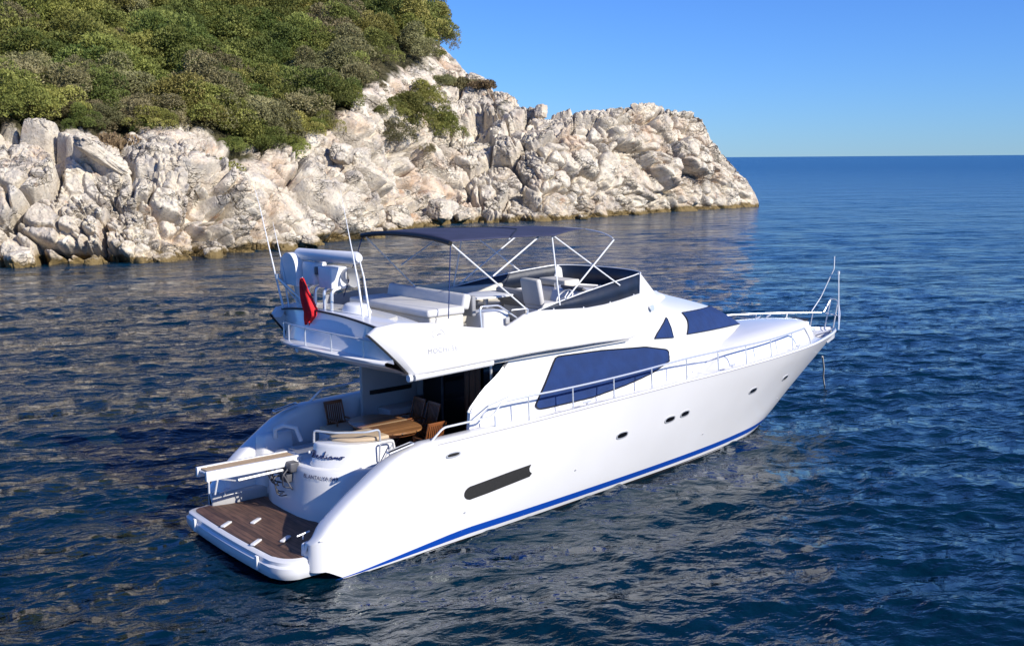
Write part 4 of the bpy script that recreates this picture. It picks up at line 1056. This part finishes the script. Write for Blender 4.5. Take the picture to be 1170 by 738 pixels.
for sd in (-1, 1):
    rows = []
    for x in xsamp:
        bx, bw_, bz, tw, tz = fly_tab(0, x), fly_tab(1, x), fly_tab(2, x), fly_tab(4, x), fly_tab(5, x)
        r = [(bx, bw_ - .34, bz - .05), (bx, bw_ - .05, bz - .045), (bx, bw_ - .01, bz - .02), (bx, bw_, bz)]
        for k in range(1, 9):
            t = k / 9; r.append((bx + (x - bx) * t, bw_ + (tw - bw_) * t + .05 * math.sin(math.pi * t), bz + (tz - bz) * t))
        r += [(x, tw, tz), (x, tw - .02, tz + .018), (x, tw - .07, tz + .025), (x, tw - .11, tz + .01), (x, tw - .13, tz - .04), (x + (0.15 if x < 3 else 0), tw - .16, FLY if x > 3.3 else tz - .06)]
        rows.append([(p[0], sd * p[1], p[2]) for p in r])
    q.grid(rows)
    q.grid([[(p[0] + .002, p[1], p[2]) for p in rows[0][3:14]], [(p[0] + .25, p[1] * .93, p[2]) for p in rows[0][3:14]]])
flyb = q.build('flybridge_coaming', 'gel', yacht, smooth=True, angle=50)
q = MB(); q.prism([(3.4, -2.0), (3.4, 2.0), (8.5, 1.8), (9.9, 1.5), (9.9, -1.5), (8.5, -1.8)], FLY - .1, FLY); q.build('flybridge_floor', 'gelshade', yacht)
# ceiling over the cockpit
q = MB(); q.prism([(3.1, -2.0), (3.1, 2.0), (9.0, 1.95), (9.0, -1.95)], 3.42, 3.49); q.build('cockpit_ceiling', 'gelshade', yacht)
# after deck, recessed after face with ledge, rounded underside
ys = np.linspace(-1, 1, 25)
def aft_row(x_c, x_s, z_c, z_s, wd): return [(x_c + (x_s - x_c) * abs(t) ** 2.2, wd * t, z_c + (z_s - z_c) * abs(t) ** 2.2) for t in ys]
q = MB()
q.grid([aft_row(3.45, 3.45, FLY, FLY, 1.9), aft_row(3.42, 3.42, 4.46, 4.38, 1.9), aft_row(3.30, 3.3, 4.52, 4.43, 1.9), aft_row(2.46, 2.55, 4.55, 4.42, 1.9), aft_row(2.38, 2.47, 4.54, 4.40, 1.9), aft_row(2.36, 2.45, 4.51, 4.36, 1.90)])
q.build('radar_deck', 'gel', yacht, smooth=True, angle=45)
q = MB(); q.grid([aft_row(2.36, 2.45, 4.51, 4.36, 1.90), aft_row(2.24, 2.50, 4.26, 4.14, 1.94), aft_row(2.08, 2.58, 3.95, 3.80, 2.06), aft_row(2.07, 2.58, 3.92, 3.74, 2.08)])
fas = q.build('after_fascia', 'gel', yacht, smooth=True, angle=40)
q = MB(); q.tube([Vector(p) + Vector((-.01, 0, .01)) for p in aft_row(2.34, 2.42, 4.52, 4.38, 1.9)], .022, 6)
for sd in (-1, 1):
    rr2 = [(fly_tab(0, 2.16) + (2.16 - fly_tab(0, 2.16)) * t - .012, sd * (fly_tab(1, 2.16) + (fly_tab(4, 2.16) - fly_tab(1, 2.16)) * t + .05 * math.sin(math.pi * t)), 3.5 + (4.3 - 3.5) * t) for t in np.linspace(0.02, 1, 10)]
    q.tube(rr2, .022, 6)
q.build('black_edge_trim', 'rubber', fas, smooth=True)
q = MB(); q.grid([aft_row(2.10, 2.62, 3.925, 3.785, 1.97), aft_row(1.82, 2.46, 3.915, 3.765, 1.97), aft_row(1.78, 2.44, 3.895, 3.745, 1.97), aft_row(1.79, 2.46, 3.84, 3.70, 1.97), aft_row(2.15, 2.66, 3.70, 3.62, 2.06), aft_row(2.6, 2.93, 3.52, 3.49, 2.12), aft_row(3.2, 3.3, 3.44, 3.46, 2.12)])
led = q.build('after_ledge', 'gel', yacht, smooth=True, angle=60)
def ledge(t, dz=0.0): 
    f = abs(t) ** 2.2; return Vector((1.90 + (2.52 - 1.90) * f, 1.97 * t, 3.92 - .14 * f + dz))
q = MB(); tp = [ledge(t, .34) for t in np.linspace(.80, -.92, 14)]
q.tube([ledge(.93, .02)] + tp + [ledge(-.97, .3)], .017, 8)
for t in (.78, .42, 0.0, -.42, -.78): q.tube([ledge(t, 0), ledge(t, .34)], .015, 8)
q.build('ledge_rail', 'steel', led, smooth=True)
q = MB(); q.prism([(2.42, .3), (2.45, .5), (2.5, .5), (2.5, .3)], 3.96, 4.12, .6); q.build('fascia_wedge', 'gelshade', fas)  # small grey tapered block on the after fascia
# rolled side awning and its end lamp under the flybridge edge
for sd in (-1, 1):
    q = MB(); q.tube([(3.0, sd * 2.10, 3.44), (4.9, sd * 2.10, 3.49)], .075, 12); q.build('awning_roll', 'gel', yacht, smooth=True)
    q = MB(); q.tube([(2.93, sd * 2.12, 3.44), (2.86, sd * 2.12, 3.44)], .07, 12); q.build('deck_lamp', 'radome', yacht, smooth=True)
# name and emblem on the side
def fly_side(x, z, sd=-1, off=.006):
    for _ in range(3):
        bx, bw_, bz, tw, tz = fly_tab(0, x), fly_tab(1, x), fly_tab(2, x), fly_tab(4, x), fly_tab(5, x)
        t = (z - bz) / (tz - bz)
    t = (z - 3.55) / (4.35 - 3.55); xx = x
    bx, bw_, bz, tw, tz = fly_tab(0, xx), fly_tab(1, xx), fly_tab(2, xx), fly_tab(4, xx), fly_tab(5, xx)
    t = max(0, min(1, (z - bz) / (tz - bz))); return Vector((x, sd * (bw_ + (tw - bw_) * t + .05 * math.sin(math.pi * t) + off), z))
text_mesh('builder_name', 'MOCHI 56', .14, 'greytext', flyb, lambda x, y: fly_side(3.28 + x, 3.86 + y), spacing=1.15)
q = MB(); ring = [fly_side(3.60 + .15 * math.cos(a), 4.20 + .085 * math.sin(a), -1, .006) for a in np.linspace(-.3, 3.9, 22)]
q.tube(ring, .007, 4); q.tube([fly_side(3.56, 4.18), fly_side(3.62, 4.20), fly_side(3.68, 4.185)], .012, 4); q.build('builder_emblem', 'greytext', flyb)
# flybridge windscreen ------------------------------------------------
q = MB(); q2 = MB(); q3 = MB()
STOP = [(6.3, 4.375), (7.0, 4.50), (7.8, 4.62), (8.8, 4.74), (9.85, 4.84)]
line = [(x, -(fly_tab(4, x) - .05), fly_tab(5, x) + .01, lin_tab(STOP, x)) for x in np.linspace(6.3, 9.85, 24)]
front = [(9.85 + .62 * math.sin(t), -1.49 * math.cos(t), 4.375, 4.84) for t in np.linspace(.15, math.pi - .15, 16)]
full = line + front + [(p[0], -p[1], p[2], p[3]) for p in line[::-1]]
lo = [(p[0], p[1], p[2]) for p in full]; hi = [(p[0] - .10 * (p[3] - p[2]), p[1] * (1 - .04 * (p[3] - p[2]) / .5), p[3]) for p in full]
q.grid([lo, hi]); scr = q.build('fly_windscreen', 'glass', yacht, smooth=True, solid=.012, angle=60)
q2.tube(hi, .013, 6); q2.build('top_trim', 'alu', scr, smooth=True)
for k in range(3, len(lo), 6): q3.tube([Vector(lo[k]) + Vector((0, 0, -.01)), Vector(lo[k]) + Vector((0, 0, .04))], .016, 6)
q3.build('screen_stud', 'alu', scr, smooth=True)
for sd in (-1, 1):   # white fin at each forward corner
    q = MB(); a, b, c = (9.80, sd * 1.52, 4.36), (9.87, sd * 1.46, 4.86), (10.55, sd * 1.30, 4.34)
    q.grid([[a, b, c], [(p[0], p[1] - sd * .07, p[2]) for p in (a, b, c)]], close=True); q.poly([a, b, c]); q.poly([(p[0], p[1] - sd * .07, p[2]) for p in (c, b, a)])
    q.build('screen_fin', 'gel', yacht)
q = MB(); q.tube([(10.0, -1.66, 4.05), (10.0, -1.74, 4.06)], [.05, .075], 14); q.build('navigation_lamp', 'steel', yacht, smooth=True)
# dash, helm, seats ---------------------------------------------------
q = MB(); q.prism([(9.1, -1.45), (9.9, -1.45), (9.9, 1.45), (9.1, 1.45)], FLY, 4.42, .99); dash = q.build('helm_dash', 'gel', yacht, bevel=.06)
q = MB(); rows = [[(9.05, y_, 4.45), (9.0, y_, 4.52), (8.75, y_, 4.40), (8.6, y_, 4.02), (8.75, y_, FLY)] for y_ in (-.95, .35)]
q.grid(rows); q.poly(rows[0]); q.poly(rows[1][::-1]); con = q.build('helm_console', 'gel', yacht, bevel=.03)
q = MB(); q.box((8.86, -.3, 4.475), (.05, .75, .18), 0, R(-60)); q.build('instrument_panel', 'mech', con)
q = MB(); cen = Vector((8.42, -.45, 4.32)); ax = Vector((-.75, 0, .66)).normalized(); u_ = Vector((0, 1, 0)); v_ = ax.cross(u_)
q.tube([cen + (u_ * math.cos(a) + v_ * math.sin(a)) * .22 for a in np.linspace(0, 2 * math.pi, 28)], .018, 8, caps=False)
for a in (0.5, 2.6, 4.7): q.tube([cen, cen + (u_ * math.cos(a) + v_ * math.sin(a)) * .22], .012, 6)
q.tube([cen, cen - ax * .2], .03, 8); q.build('steering_wheel', 'alu', con, smooth=True)
q = MB(); q.tube([(8.7, .1, 4.42), (8.66, .1, 4.6)], .015); q.tube([(8.72, .2, 4.42), (8.70, .2, 4.58)], .015); q.build('throttle_lever', 'steel', con, smooth=True)
q = MB(); q.box((9.35, .75, 4.52), (.5, .95, .16)); q.build('chart_table', 'cream', yacht, bevel=.03)
q = MB(); q.box((9.30, -.95, 4.47), (.45, .5, .10)); q.build('dash_locker', 'canvas', yacht, bevel=.03)
def seat(x, y, wdt, z0, back=.6, m='cushion', rz=0.0, name='helm_seat'):
    q = MB(); q.box((x, y, (FLY + z0 - .12) / 2), (.42, wdt * .8, z0 - .12 - FLY), rz); base = q.build(name, 'gel', yacht, bevel=.04)
    q = MB(); q.box((x + .02, y, z0 - .05), (.52, wdt, .14), rz); q.build('seat_pad', m, base, bevel=.05)
    q = MB(); q.box((x - .27, y, z0 + back / 2 - .04), (.14, wdt, back), rz, R(-12)); q.build('backrest', m, base, bevel=.06)
    return base
seat(7.55, -.62, .62, 4.30, .62); seat(7.95, .55, 1.05, 4.22, .34, 'gcush', name='companion_seat')
# round-ended table and settee to port
q = MB(); q.prism([(6.15 + .95 + .95 * math.cos(t), .82 + .52 * math.sin(t)) for t in np.linspace(0, 2 * math.pi, 28)[:-1]], 4.36, 4.40); tb = q.build('fly_table', 'radome', yacht, bevel=.012)
q = MB(); q.tube([(7.1, .82, FLY), (7.1, .82, 4.36)], .06, 12); q.build('pedestal', 'steel', tb, smooth=True)
q = MB(); q.prism([(5.6, 1.82), (8.6, 1.65), (8.6, 1.1), (5.6, 1.2)], FLY, 4.10, .99); so_ = q.build('fly_settee', 'cream', yacht, bevel=.05)
q = MB(); q.box((6.4, 1.42, 4.15), (1.5, .55, .12)); q.build('seat_pad', 'cushion', so_, bevel=.05)
q = MB(); q.box((6.9, 1.80, 4.28), (2.9, .12, .42), R(-3)); q.build('backrest', 'cream', so_, bevel=.05)
q = MB(); q.prism([(6.2, -.1), (6.75, -.1), (6.75, .35), (6.2, .35)], FLY, 4.12, .97); st2 = q.build('fly_stool', 'cushion', yacht, bevel=.05)
# sun lounge across the after end
q = MB(); q.prism([(3.75, -1.62), (3.75, 1.25), (4.6, 1.25), (4.6, -1.62)], FLY, 4.44, .99); lou = q.build('sun_lounge', 'cream', yacht, bevel=.04)
q = MB(); q.box((4.15, -.18, 4.52), (.92, 2.9, .16)); q.build('seat_pad', 'cushion', lou, bevel=.05)
q = MB(); q.box((4.72, -.18, 4.66), (.20, 2.75, .32), 0, R(14)); q.build('backrest', 'cushion', lou, bevel=.06)
q = MB(); q.box((4.90, -.18, 4.56), (.10, 2.75, .42)); q.build('back_panel', 'gcush', lou, bevel=.03)
# stair hood and its rails to starboard
q = MB(); q.prism([(5.0, -1.72), (5.0, -1.05), (5.75, -1.05), (5.75, -1.72)], FLY, 4.42, .9); hood = q.build('stair_hood', 'gel', yacht, bevel=.07)
q = MB(); q.tube(arc_path([(4.85, -1.85, 4.1), (4.85, -1.8, 4.58), (5.35, -1.78, 4.56), (5.9, -1.8, 4.2)], .08), .02)
q.tube(arc_path([(5.15, -1.95, 4.08), (5.95, -1.95, 4.22), (6.0, -1.95, 4.45), (5.6, -1.9, 4.45)], .06), .018); q.build('stair_rail', 'steel', hood, smooth=True)
q = MB(); q.box((5.6, -1.76, 4.22), (.10, .03, .14)); q.build('switch_box', 'gelshade', hood, bevel=.01)
q = MB(); q.box((6.25, -1.55, 4.05), (.9, .5, .08)); q.build('fly_step', 'cushion', yacht, bevel=.03)
# grey spray cloth along the port quarter of the flybridge and the small dark gate
q = MB(); rows = [[(x, 1.93, 4.12), (x, 1.93, 4.62 + .03 * math.sin(x * 3))] for x in np.linspace(3.5, 5.15, 12)]; q.grid(rows); q.build('spray_cloth', 'gcush', yacht, solid=.01)
q = MB(); rows = [[(x, 1.93, 4.1), (x, 1.93, 4.60)] for x in (5.55, 7.3)]; q.grid(rows); q.build('port_screen', 'cream', yacht, solid=.02)

# bimini ------------------------------------------------------------
def canopy(u, v):
    """u fore and aft 0..1, v across -1..1; the forward corners are cut away"""
    xf = 8.95 - 2.05 * max(0, abs(v) - .30) / .70
    x = 4.17 + (xf - 4.17) * u
    t = (x - 4.17) / 4.78
    z = 6.02 - .10 * t + .05 * math.sin(math.pi * min(1, t * 1.0)) + .02 * math.sin(math.pi * 3 * t) * (1 - v * v)
    return (x, 1.60 * v - .16, z - .10 * abs(v) ** 2.5 - .03 * t)
q = MB(); rows = [[canopy(i / 20, v) for v in np.linspace(-1, 1, 25)] for i in range(21)]
q.grid(rows); bim = q.build('bimini', 'bimini', yacht, smooth=True, solid=.014, angle=180)
q = MB(); q.tube([Vector(p) + Vector((0, 0, -.04)) for p in rows[0]], .05, 8); q.build('canopy_edge', 'dark', bim, smooth=True)
q = MB(); q.tube([Vector(canopy(.56, v)) + Vector((0, 0, .004)) for v in np.linspace(-1, 1, 15)], .012, 6); q.build('canopy_seam', 'dark', bim, smooth=True)
q = MB()
def bt(*p, r=.017): q.tube([Vector(a) for a in p], r, 8)
for sd in (-1, 1):
    y0 = 1.60 * sd - .1; yd = 1.88 * sd
    bt((4.24, y0 * .97, 5.88), (6.05, yd, 4.40)); bt((5.25, y0 * 1.02, 5.16), (6.60, y0 * .97, 5.90))          # aft bow and its brace
    bt((8.75, y0, 5.70), (7.15, yd, 4.55)); bt((7.0, y0 * .95, 5.88), (9.0, yd * .88, 4.66))          # crossing forward bows
    bt((6.95, y0 * .96, 5.88), (6.95, yd, 4.42))
bt(*[(p[0], p[1], p[2] - .03) for p in rows[11]]); bt(*[(8.98 - .28 * abs(y_) ** 3, 1.58 * y_ - .14, 5.88 - .14 * abs(y_) ** 2.2) for y_ in np.linspace(-1, 1, 13)], r=.014)
q.build('bimini_frame', 'alu', bim, smooth=True)
q = MB()
for sd in (-1, 1): q.tube([(4.2, 1.58 * sd - .14, 5.88), (3.95, 1.95 * sd, 4.45)], .011, 6)
q.build('tie_strap', 'canvas', bim)

# side rails and bow rail --------------------------------------------
def rail_pt(x, h, sd, ins=.06):
    xx = min(x, 19.9); return Vector((x, sd * max(.03, lerp_tab(BS, xx) - ins), lin_tab(ZS, xx) + h))
for sd, xe in ((-1, 16.3), (1, 19.75)):
    q = MB()
    pts = [(3.18, sd * 2.30, 2.16), (3.52, sd * 2.30, 2.42), (4.70, sd * 2.36, 2.46), (4.92, sd * 2.37, 2.72), (5.7, sd * 2.39, 2.74)]
    q.tube(arc_path(pts, .1) + [rail_pt(x, .52 - .02 * math.sin(x), sd, .07 + .006 * max(0, x - 9)) for x in np.linspace(6.2, xe, 40)] + ([rail_pt(16.55, .42, sd, .16), rail_pt(16.75, .22, sd, .12), rail_pt(16.8, .03, sd, .06)] if sd < 0 else []), .022)
    rail = q.build('side_rail', 'steel', yacht, smooth=True)
    q = MB(); q.tube([(4.4, sd * 2.36, 2.62 - .12)] + [(4.9, sd * 2.02, 2.60), (5.5, sd * 2.0, 2.72)], .014)
    xs1 = [5.6 + 1.225 * k for k in range(9)] + ([] if sd < 0 else [16.6, 17.7, 18.7, 19.5])
    for x in xs1:
        h = .52; b_ = rail_pt(x, .03, sd, .05); t_ = rail_pt(x + (.0 if x < 12 else .0), h, sd, .07 + .006 * max(0, x - 9))
        s1 = MB(); s1.tube([b_, b_ + Vector((0, 0, .03)), t_], .016, 8); s1.tube([b_ - Vector((0, 0, .02)), b_ + Vector((0, 0, .02))], .03, 8); s1.build('stanchion', 'steel', rail, smooth=True)
    q.tube([(4.75, sd * 2.38, 2.18), (4.75, sd * 2.36, 2.46)], .016, 8); q.build('side_gate_bar', 'steel', rail, smooth=True)
    q = MB()
    for x in (7.3, 12.4, 15.9):
        q.tube([rail_pt(x - .12, .10, sd, .12), rail_pt(x + .12, .10, sd, .12)], .018, 8); q.tube([rail_pt(x, .04, sd, .12), rail_pt(x, .10, sd, .12)], .02, 8)
    q.build('deck_cleat', 'steel', yacht, smooth=True)
# pulpit and the bow light mast
q = MB()
q.tube(arc_path([rail_pt(19.75, .52, 1, .2), (20.1, .12, 3.2), (20.15, -.1, 3.15), (20.05, -.25, 2.75), (19.95, -.28, 2.32)], .1), .018)
q.tube([(19.95, .2, 2.32), (20.1, .12, 3.2)], .02); q.tube([(20.1, .0, 2.3), (20.15, -.1, 3.15)], .02); q.tube([(19.95, .2, 2.75), (20.12, 0, 2.7), (20.02, -.26, 2.7)], .018)
q.build('pulpit', 'steel', yacht, smooth=True)
q = MB(); q.tube(arc_path([(19.4, .32, 2.85), (19.75, .25, 3.25), (19.98, .06, 3.95), (20.02, 0, 4.1), (20.02, 0, 4.5)], .1), .015); q.tube([(19.9, -.32, 2.3), (20.03, -.16, 4.0)], .015); q.tube([(20.03, -.16, 3.97), (20.03, -.16, 4.06)], .032)
q.build('bow_light_mast', 'alu', yacht, smooth=True)
q = MB(); q.tube([(18.9, 0, 2.14), (18.9, 0, 2.42)], [.16, .12], 14); q.tube([(18.9, -.14, 2.30), (18.9, .14, 2.30)], .09, 12); q.build('windlass', 'steel', yacht, smooth=True)
q = MB(); q.box((19.3, .05, 2.22), (.5, .06, .12), .1); q.tube([(19.0, 0, 2.2), (20.0, 0, 2.25)], .03, 6); q.build('bow_roller', 'steel', yacht, bevel=.01)
q = MB(); q.prism([(18.15, -.3), (18.15, .3), (18.4, .25), (18.4, -.25)], 2.74, 2.79); q.build('deck_hatch', 'dark', yacht)
q = MB()
for (x, y, z) in ((17.2, .35, 2.90), (16.9, .5, 2.86)): q.tube([(x, y, z), (x + .25, y + .05, z + .02)], .02, 6)
q.build('coachroof_cleat', 'steel', yacht, smooth=True)
q = MB(); q.tube([(18.75, -.55, 1.65), (19.9, .15, 1.05), (21.1, .95, 0.48), (22.4, 1.75, -.1)], .024, 6)
tag(q.build('anchor_line', 'rope', None), 'pale anchor line hanging from the bow into the water', 'rope')

# radar, antennas ------------------------------------------------------
ZD = 4.52
q = MB(); q.tube([(2.72, 1.55, ZD - .05), (2.70, 1.62, ZD + .45)], [.13, .11], 14); rad = q.build('radar_pillar', 'gel', yacht, smooth=True)
q = MB()
rows = []
for k in range(14):
    a = math.pi * k / 13; r = .34
    rows.append([(2.45 + .5 * t, 1.62 - r * math.cos(a) * (1 if True else 1), ZD + .72 + .36 * math.sin(a)) for t in np.linspace(0, 1, 6)])
q.grid(rows); n0 = [r[0] for r in rows]; n1 = [r[-1] for r in rows]
lowz = ZD + .40
q.grid([n0, [(p[0] + .05, 1.62 + (p[1] - 1.62) * .8, lowz) for p in n0]]); q.grid([n1, [(p[0] - .05, 1.62 + (p[1] - 1.62) * .8, lowz) for p in n1]])
q.grid([rows[0], [(p[0], p[1], lowz) for p in rows[0]]]); q.grid([rows[-1], [(p[0], p[1], lowz) for p in rows[-1]]])
q.build('radar_housing', 'radome', rad, smooth=True, angle=50)
q = MB(); P_ = [(2.70, 1.55, ZD + 1.04), (2.74, -.72, ZD + 1.10)]
q.tube([P_[0], (2.72, .9, ZD + 1.055), (2.73, -.62, ZD + 1.095), P_[1]], [.13, .125, .125, .08], 14); q.build('radar_antenna', 'radome', rad, smooth=True)
q = MB(); q.prism([(2.55, .75), (2.55, 1.22), (2.9, 1.22), (2.9, .75)], ZD + .45, ZD + .92, .95); q.build('radar_motor', 'radome', rad, bevel=.04)
q = MB(); q.prism([(2.6, .12), (2.6, .62), (2.95, .62), (2.95, .12)], ZD + .42, ZD + .86, 1.08); horn = q.build('loudhailer', 'radome', yacht, bevel=.03)
q = MB(); q.grid([[(2.9 + .1 * math.cos(a), .12 - .0 + .12 * math.sin(a) * 0 + .1 * math.sin(a), ZD + .66 + .14 * math.sin(a)) for a in np.linspace(0, 6.283, 13)[:-1]], [(2.95 + .16 * math.cos(a), -.12 + .14 * math.sin(a) * .5, ZD + .66 + .2 * math.sin(a)) for a in np.linspace(0, 6.283, 13)[:-1]]], close=True); q.build('horn_mouth', 'gelshade', horn, smooth=True)
q = MB(); q.box((2.62, .68, ZD + .76), (.1, .1, .16)); q.build('camera_box', 'mech', yacht, bevel=.01)
for yy in (.34, .70, 1.0, .05):
    q = MB(); q.tube(arc_path([(2.55, yy, ZD - .04), (2.56, yy, ZD + .40), (2.75, yy, ZD + .46)], .08), .034); q.build('mast_leg', 'steel', yacht, smooth=True)
q = MB(); q.prism([(2.9 + .28 * math.cos(t), -.30 + .42 * math.sin(t)) for t in np.linspace(0, 6.283, 21)[:-1]], ZD - .03, ZD + .16, .7); q.build('liferaft_case', 'radome', yacht, bevel=.05)
def antenna(pts, r, label=None):
    q = MB(); q.tube(pts, r, 8); return q.build('whip_antenna', 'alu', yacht, smooth=True)
antenna([(2.4, 1.78, ZD - .1), (2.33, 1.95, ZD + .62), (2.2, 2.3, ZD + 2.1), (2.15, 2.42, ZD + 2.5)], [.026, .018, .007, .004])
antenna([(2.5, 1.72, ZD - .1), (2.45, 1.88, ZD + .9), (2.38, 2.06, ZD + 1.7)], [.018, .012, .004])
antenna([(2.65, -.95, ZD - .05), (2.62, -.86, ZD + .6), (2.55, -.62, ZD + 1.75), (2.5, -.5, ZD + 2.4)], [.026, .02, .008, .004])
antenna([(2.72, -1.08, ZD - .05), (2.68, -.96, ZD + .75), (2.64, -.88, ZD + 1.1)], [.024, .018, .012])
q = MB(); q.tube([(2.35, 1.9, ZD + .55), (2.65, 1.2, ZD)], .02); q.tube([(2.35, 1.9, ZD + .55), (2.6, 1.45, ZD)], .015); q.tube([(2.35, 1.9, ZD + .52), (2.35, 1.9, ZD + .62)], .04); q.build('antenna_stay', 'steel', yacht, smooth=True)
q = MB(); q.tube([(2.68, -.9, ZD + .75), (3.1, -.2, ZD)], .012); q.build('stay_line', 'rubber', yacht)
q = MB(); q.tube([(2.9, -1.3, ZD - .1), (3.1, -1.45, ZD - .02)], .04); q.build('deck_fitting', 'cream', yacht, smooth=True)
# ensign on its staff
fl = empty('ensign_flag', (2.36, .66, ZD), 'furled red flag on a staff in front of the radar', 'flag')
q = MB(); q.tube([(0, .05, -.1), (-.02, .16, .64)], .014, 6); q.build('staff', 'steel', fl, smooth=True)
q = MB(); rows = []
for i in range(19):
    t = i / 18; z = .60 - .86 * t; wd = .06 + .36 * t ** .8 if t < .84 else .38 - 1.4 * (t - .84)
    rows.append([(-.06 + .085 * math.sin(k * 1.9 + 2.5 * t) * (.4 + t), .13 - .42 * t + wd * (k / 12 - .5) + (.12 * (t - .84) * 4 if t > .84 else 0), z + .035 * math.sin(k * .9 + 1)) for k in range(13)])
q.grid(rows); q.build('cloth', 'red', fl, smooth=True, solid=.012, angle=180)

# ------------------------------------------------------------------ teak table and chairs on the cockpit sole
tbl = empty('dining_table', (3.85, .25, SOLE), 'oval slatted teak table in the cockpit', 'table')
def oval_pts(a, b, n=36, e=2.6): return [(a * math.copysign(abs(math.cos(t)) ** (2 / e), math.cos(t)), b * math.copysign(abs(math.sin(t)) ** (2 / e), math.sin(t))) for t in np.linspace(0, 2 * math.pi, n + 1)[:-1]]
q = MB(); q.prism(oval_pts(.60, .95), .68, .715); q.build('tabletop', 'teak', tbl, bevel=.008)
q = MB(); q.box((0, 0, .7165), (1.14, .05, .006)); q.build('centre_strip', 'teakpale', tbl)
q = MB(); q.prism(oval_pts(.50, .82), .60, .68); q.build('apron', 'teakdark', tbl)
for sx, sy in ((-.36, -.6), (.36, -.6), (-.36, .6), (.36, .6)):
    q = MB(); q.box((sx, sy, .30), (.07, .07, .60)); q.build('leg', 'teakdark', tbl, bevel=.006)
q = MB(); q.box((0, .6, .12), (.72, .05, .05)); q.box((0, -.6, .12), (.72, .05, .05)); q.box((0, 0, .12), (.05, 1.2, .05)); q.build('stretcher', 'teakdark', tbl)
def make_chair():
    r = empty('deck_chair', (0, 0, 0), 'x', 'chair')
    q = MB()
    for k in range(7): q.box((-.18 + k * .06, 0, .43), (.048, .42, .02))
    q.box((0, .2, .41), (.42, .03, .035)); q.box((0, -.2, .41), (.42, .03, .035)); q.build('seat', 'teakdark', r, bevel=.004)
    q = MB(); tilt = R(-12)
    def bk(y, z): return (-.22 - .21 * (z - .43), y, z)
    for y in np.linspace(-.17, .17, 8): 
        a, b = Vector(bk(y, .50)), Vector(bk(y, .93)); q.box((a + b) / 2, (.014, .03, (b - a).length), 0, R(-12))
    q.box(bk(0, .96), (.025, .44, .07), 0, R(-12)); q.box(bk(0, .50), (.025, .44, .05), 0, R(-12)); q.build('backrest', 'teakdark', r, bevel=.003)
    for y in (-.215, .215):
        q = MB(); a, b = Vector(bk(y, .99)), Vector((-.16, y, .43)); q.tube([a, b, (.17, y, 0)], .02, 6); q.build('frame_leg', 'teakdark', r)
        q = MB(); q.tube([(.20, y, .43), (-.22, y, 0)], .018, 6); q.build('frame_leg', 'teakdark', r)
        q = MB(); q.box((.0, y, .62), (.42, .045, .022)); q.tube([(.19, y, .43), (.19, y, .62)], .015, 6); q.build('armrest', 'teakdark', r, bevel=.004)
    return r
ch0 = make_chair()
spots = [((3.55, 1.52), R(-90), 'teak folding chair at the port end of the table'),
         ((4.1, -.98), R(90), 'teak folding chair at the starboard end of the table with its back to the rail'),
         ((4.82, .78), R(180), 'teak folding chair on the cabin side of the table, nearer the port liner'),
         ((4.80, .20), R(180), 'teak folding chair on the cabin side of the table, nearer the dark doorway')]
for k, ((x, y), rz, lab) in enumerate(spots):
    if k == 0: o = ch0
    else:
        o = ch0.copy(); col.objects.link(o)
        for c in ch0.children:
            d = c.copy(); col.objects.link(d); d.parent = o
    o.location = (x, y, SOLE); o.rotation_euler = (0, 0, rz); o['label'] = lab; o['group'] = 'teak chairs round the cockpit table'
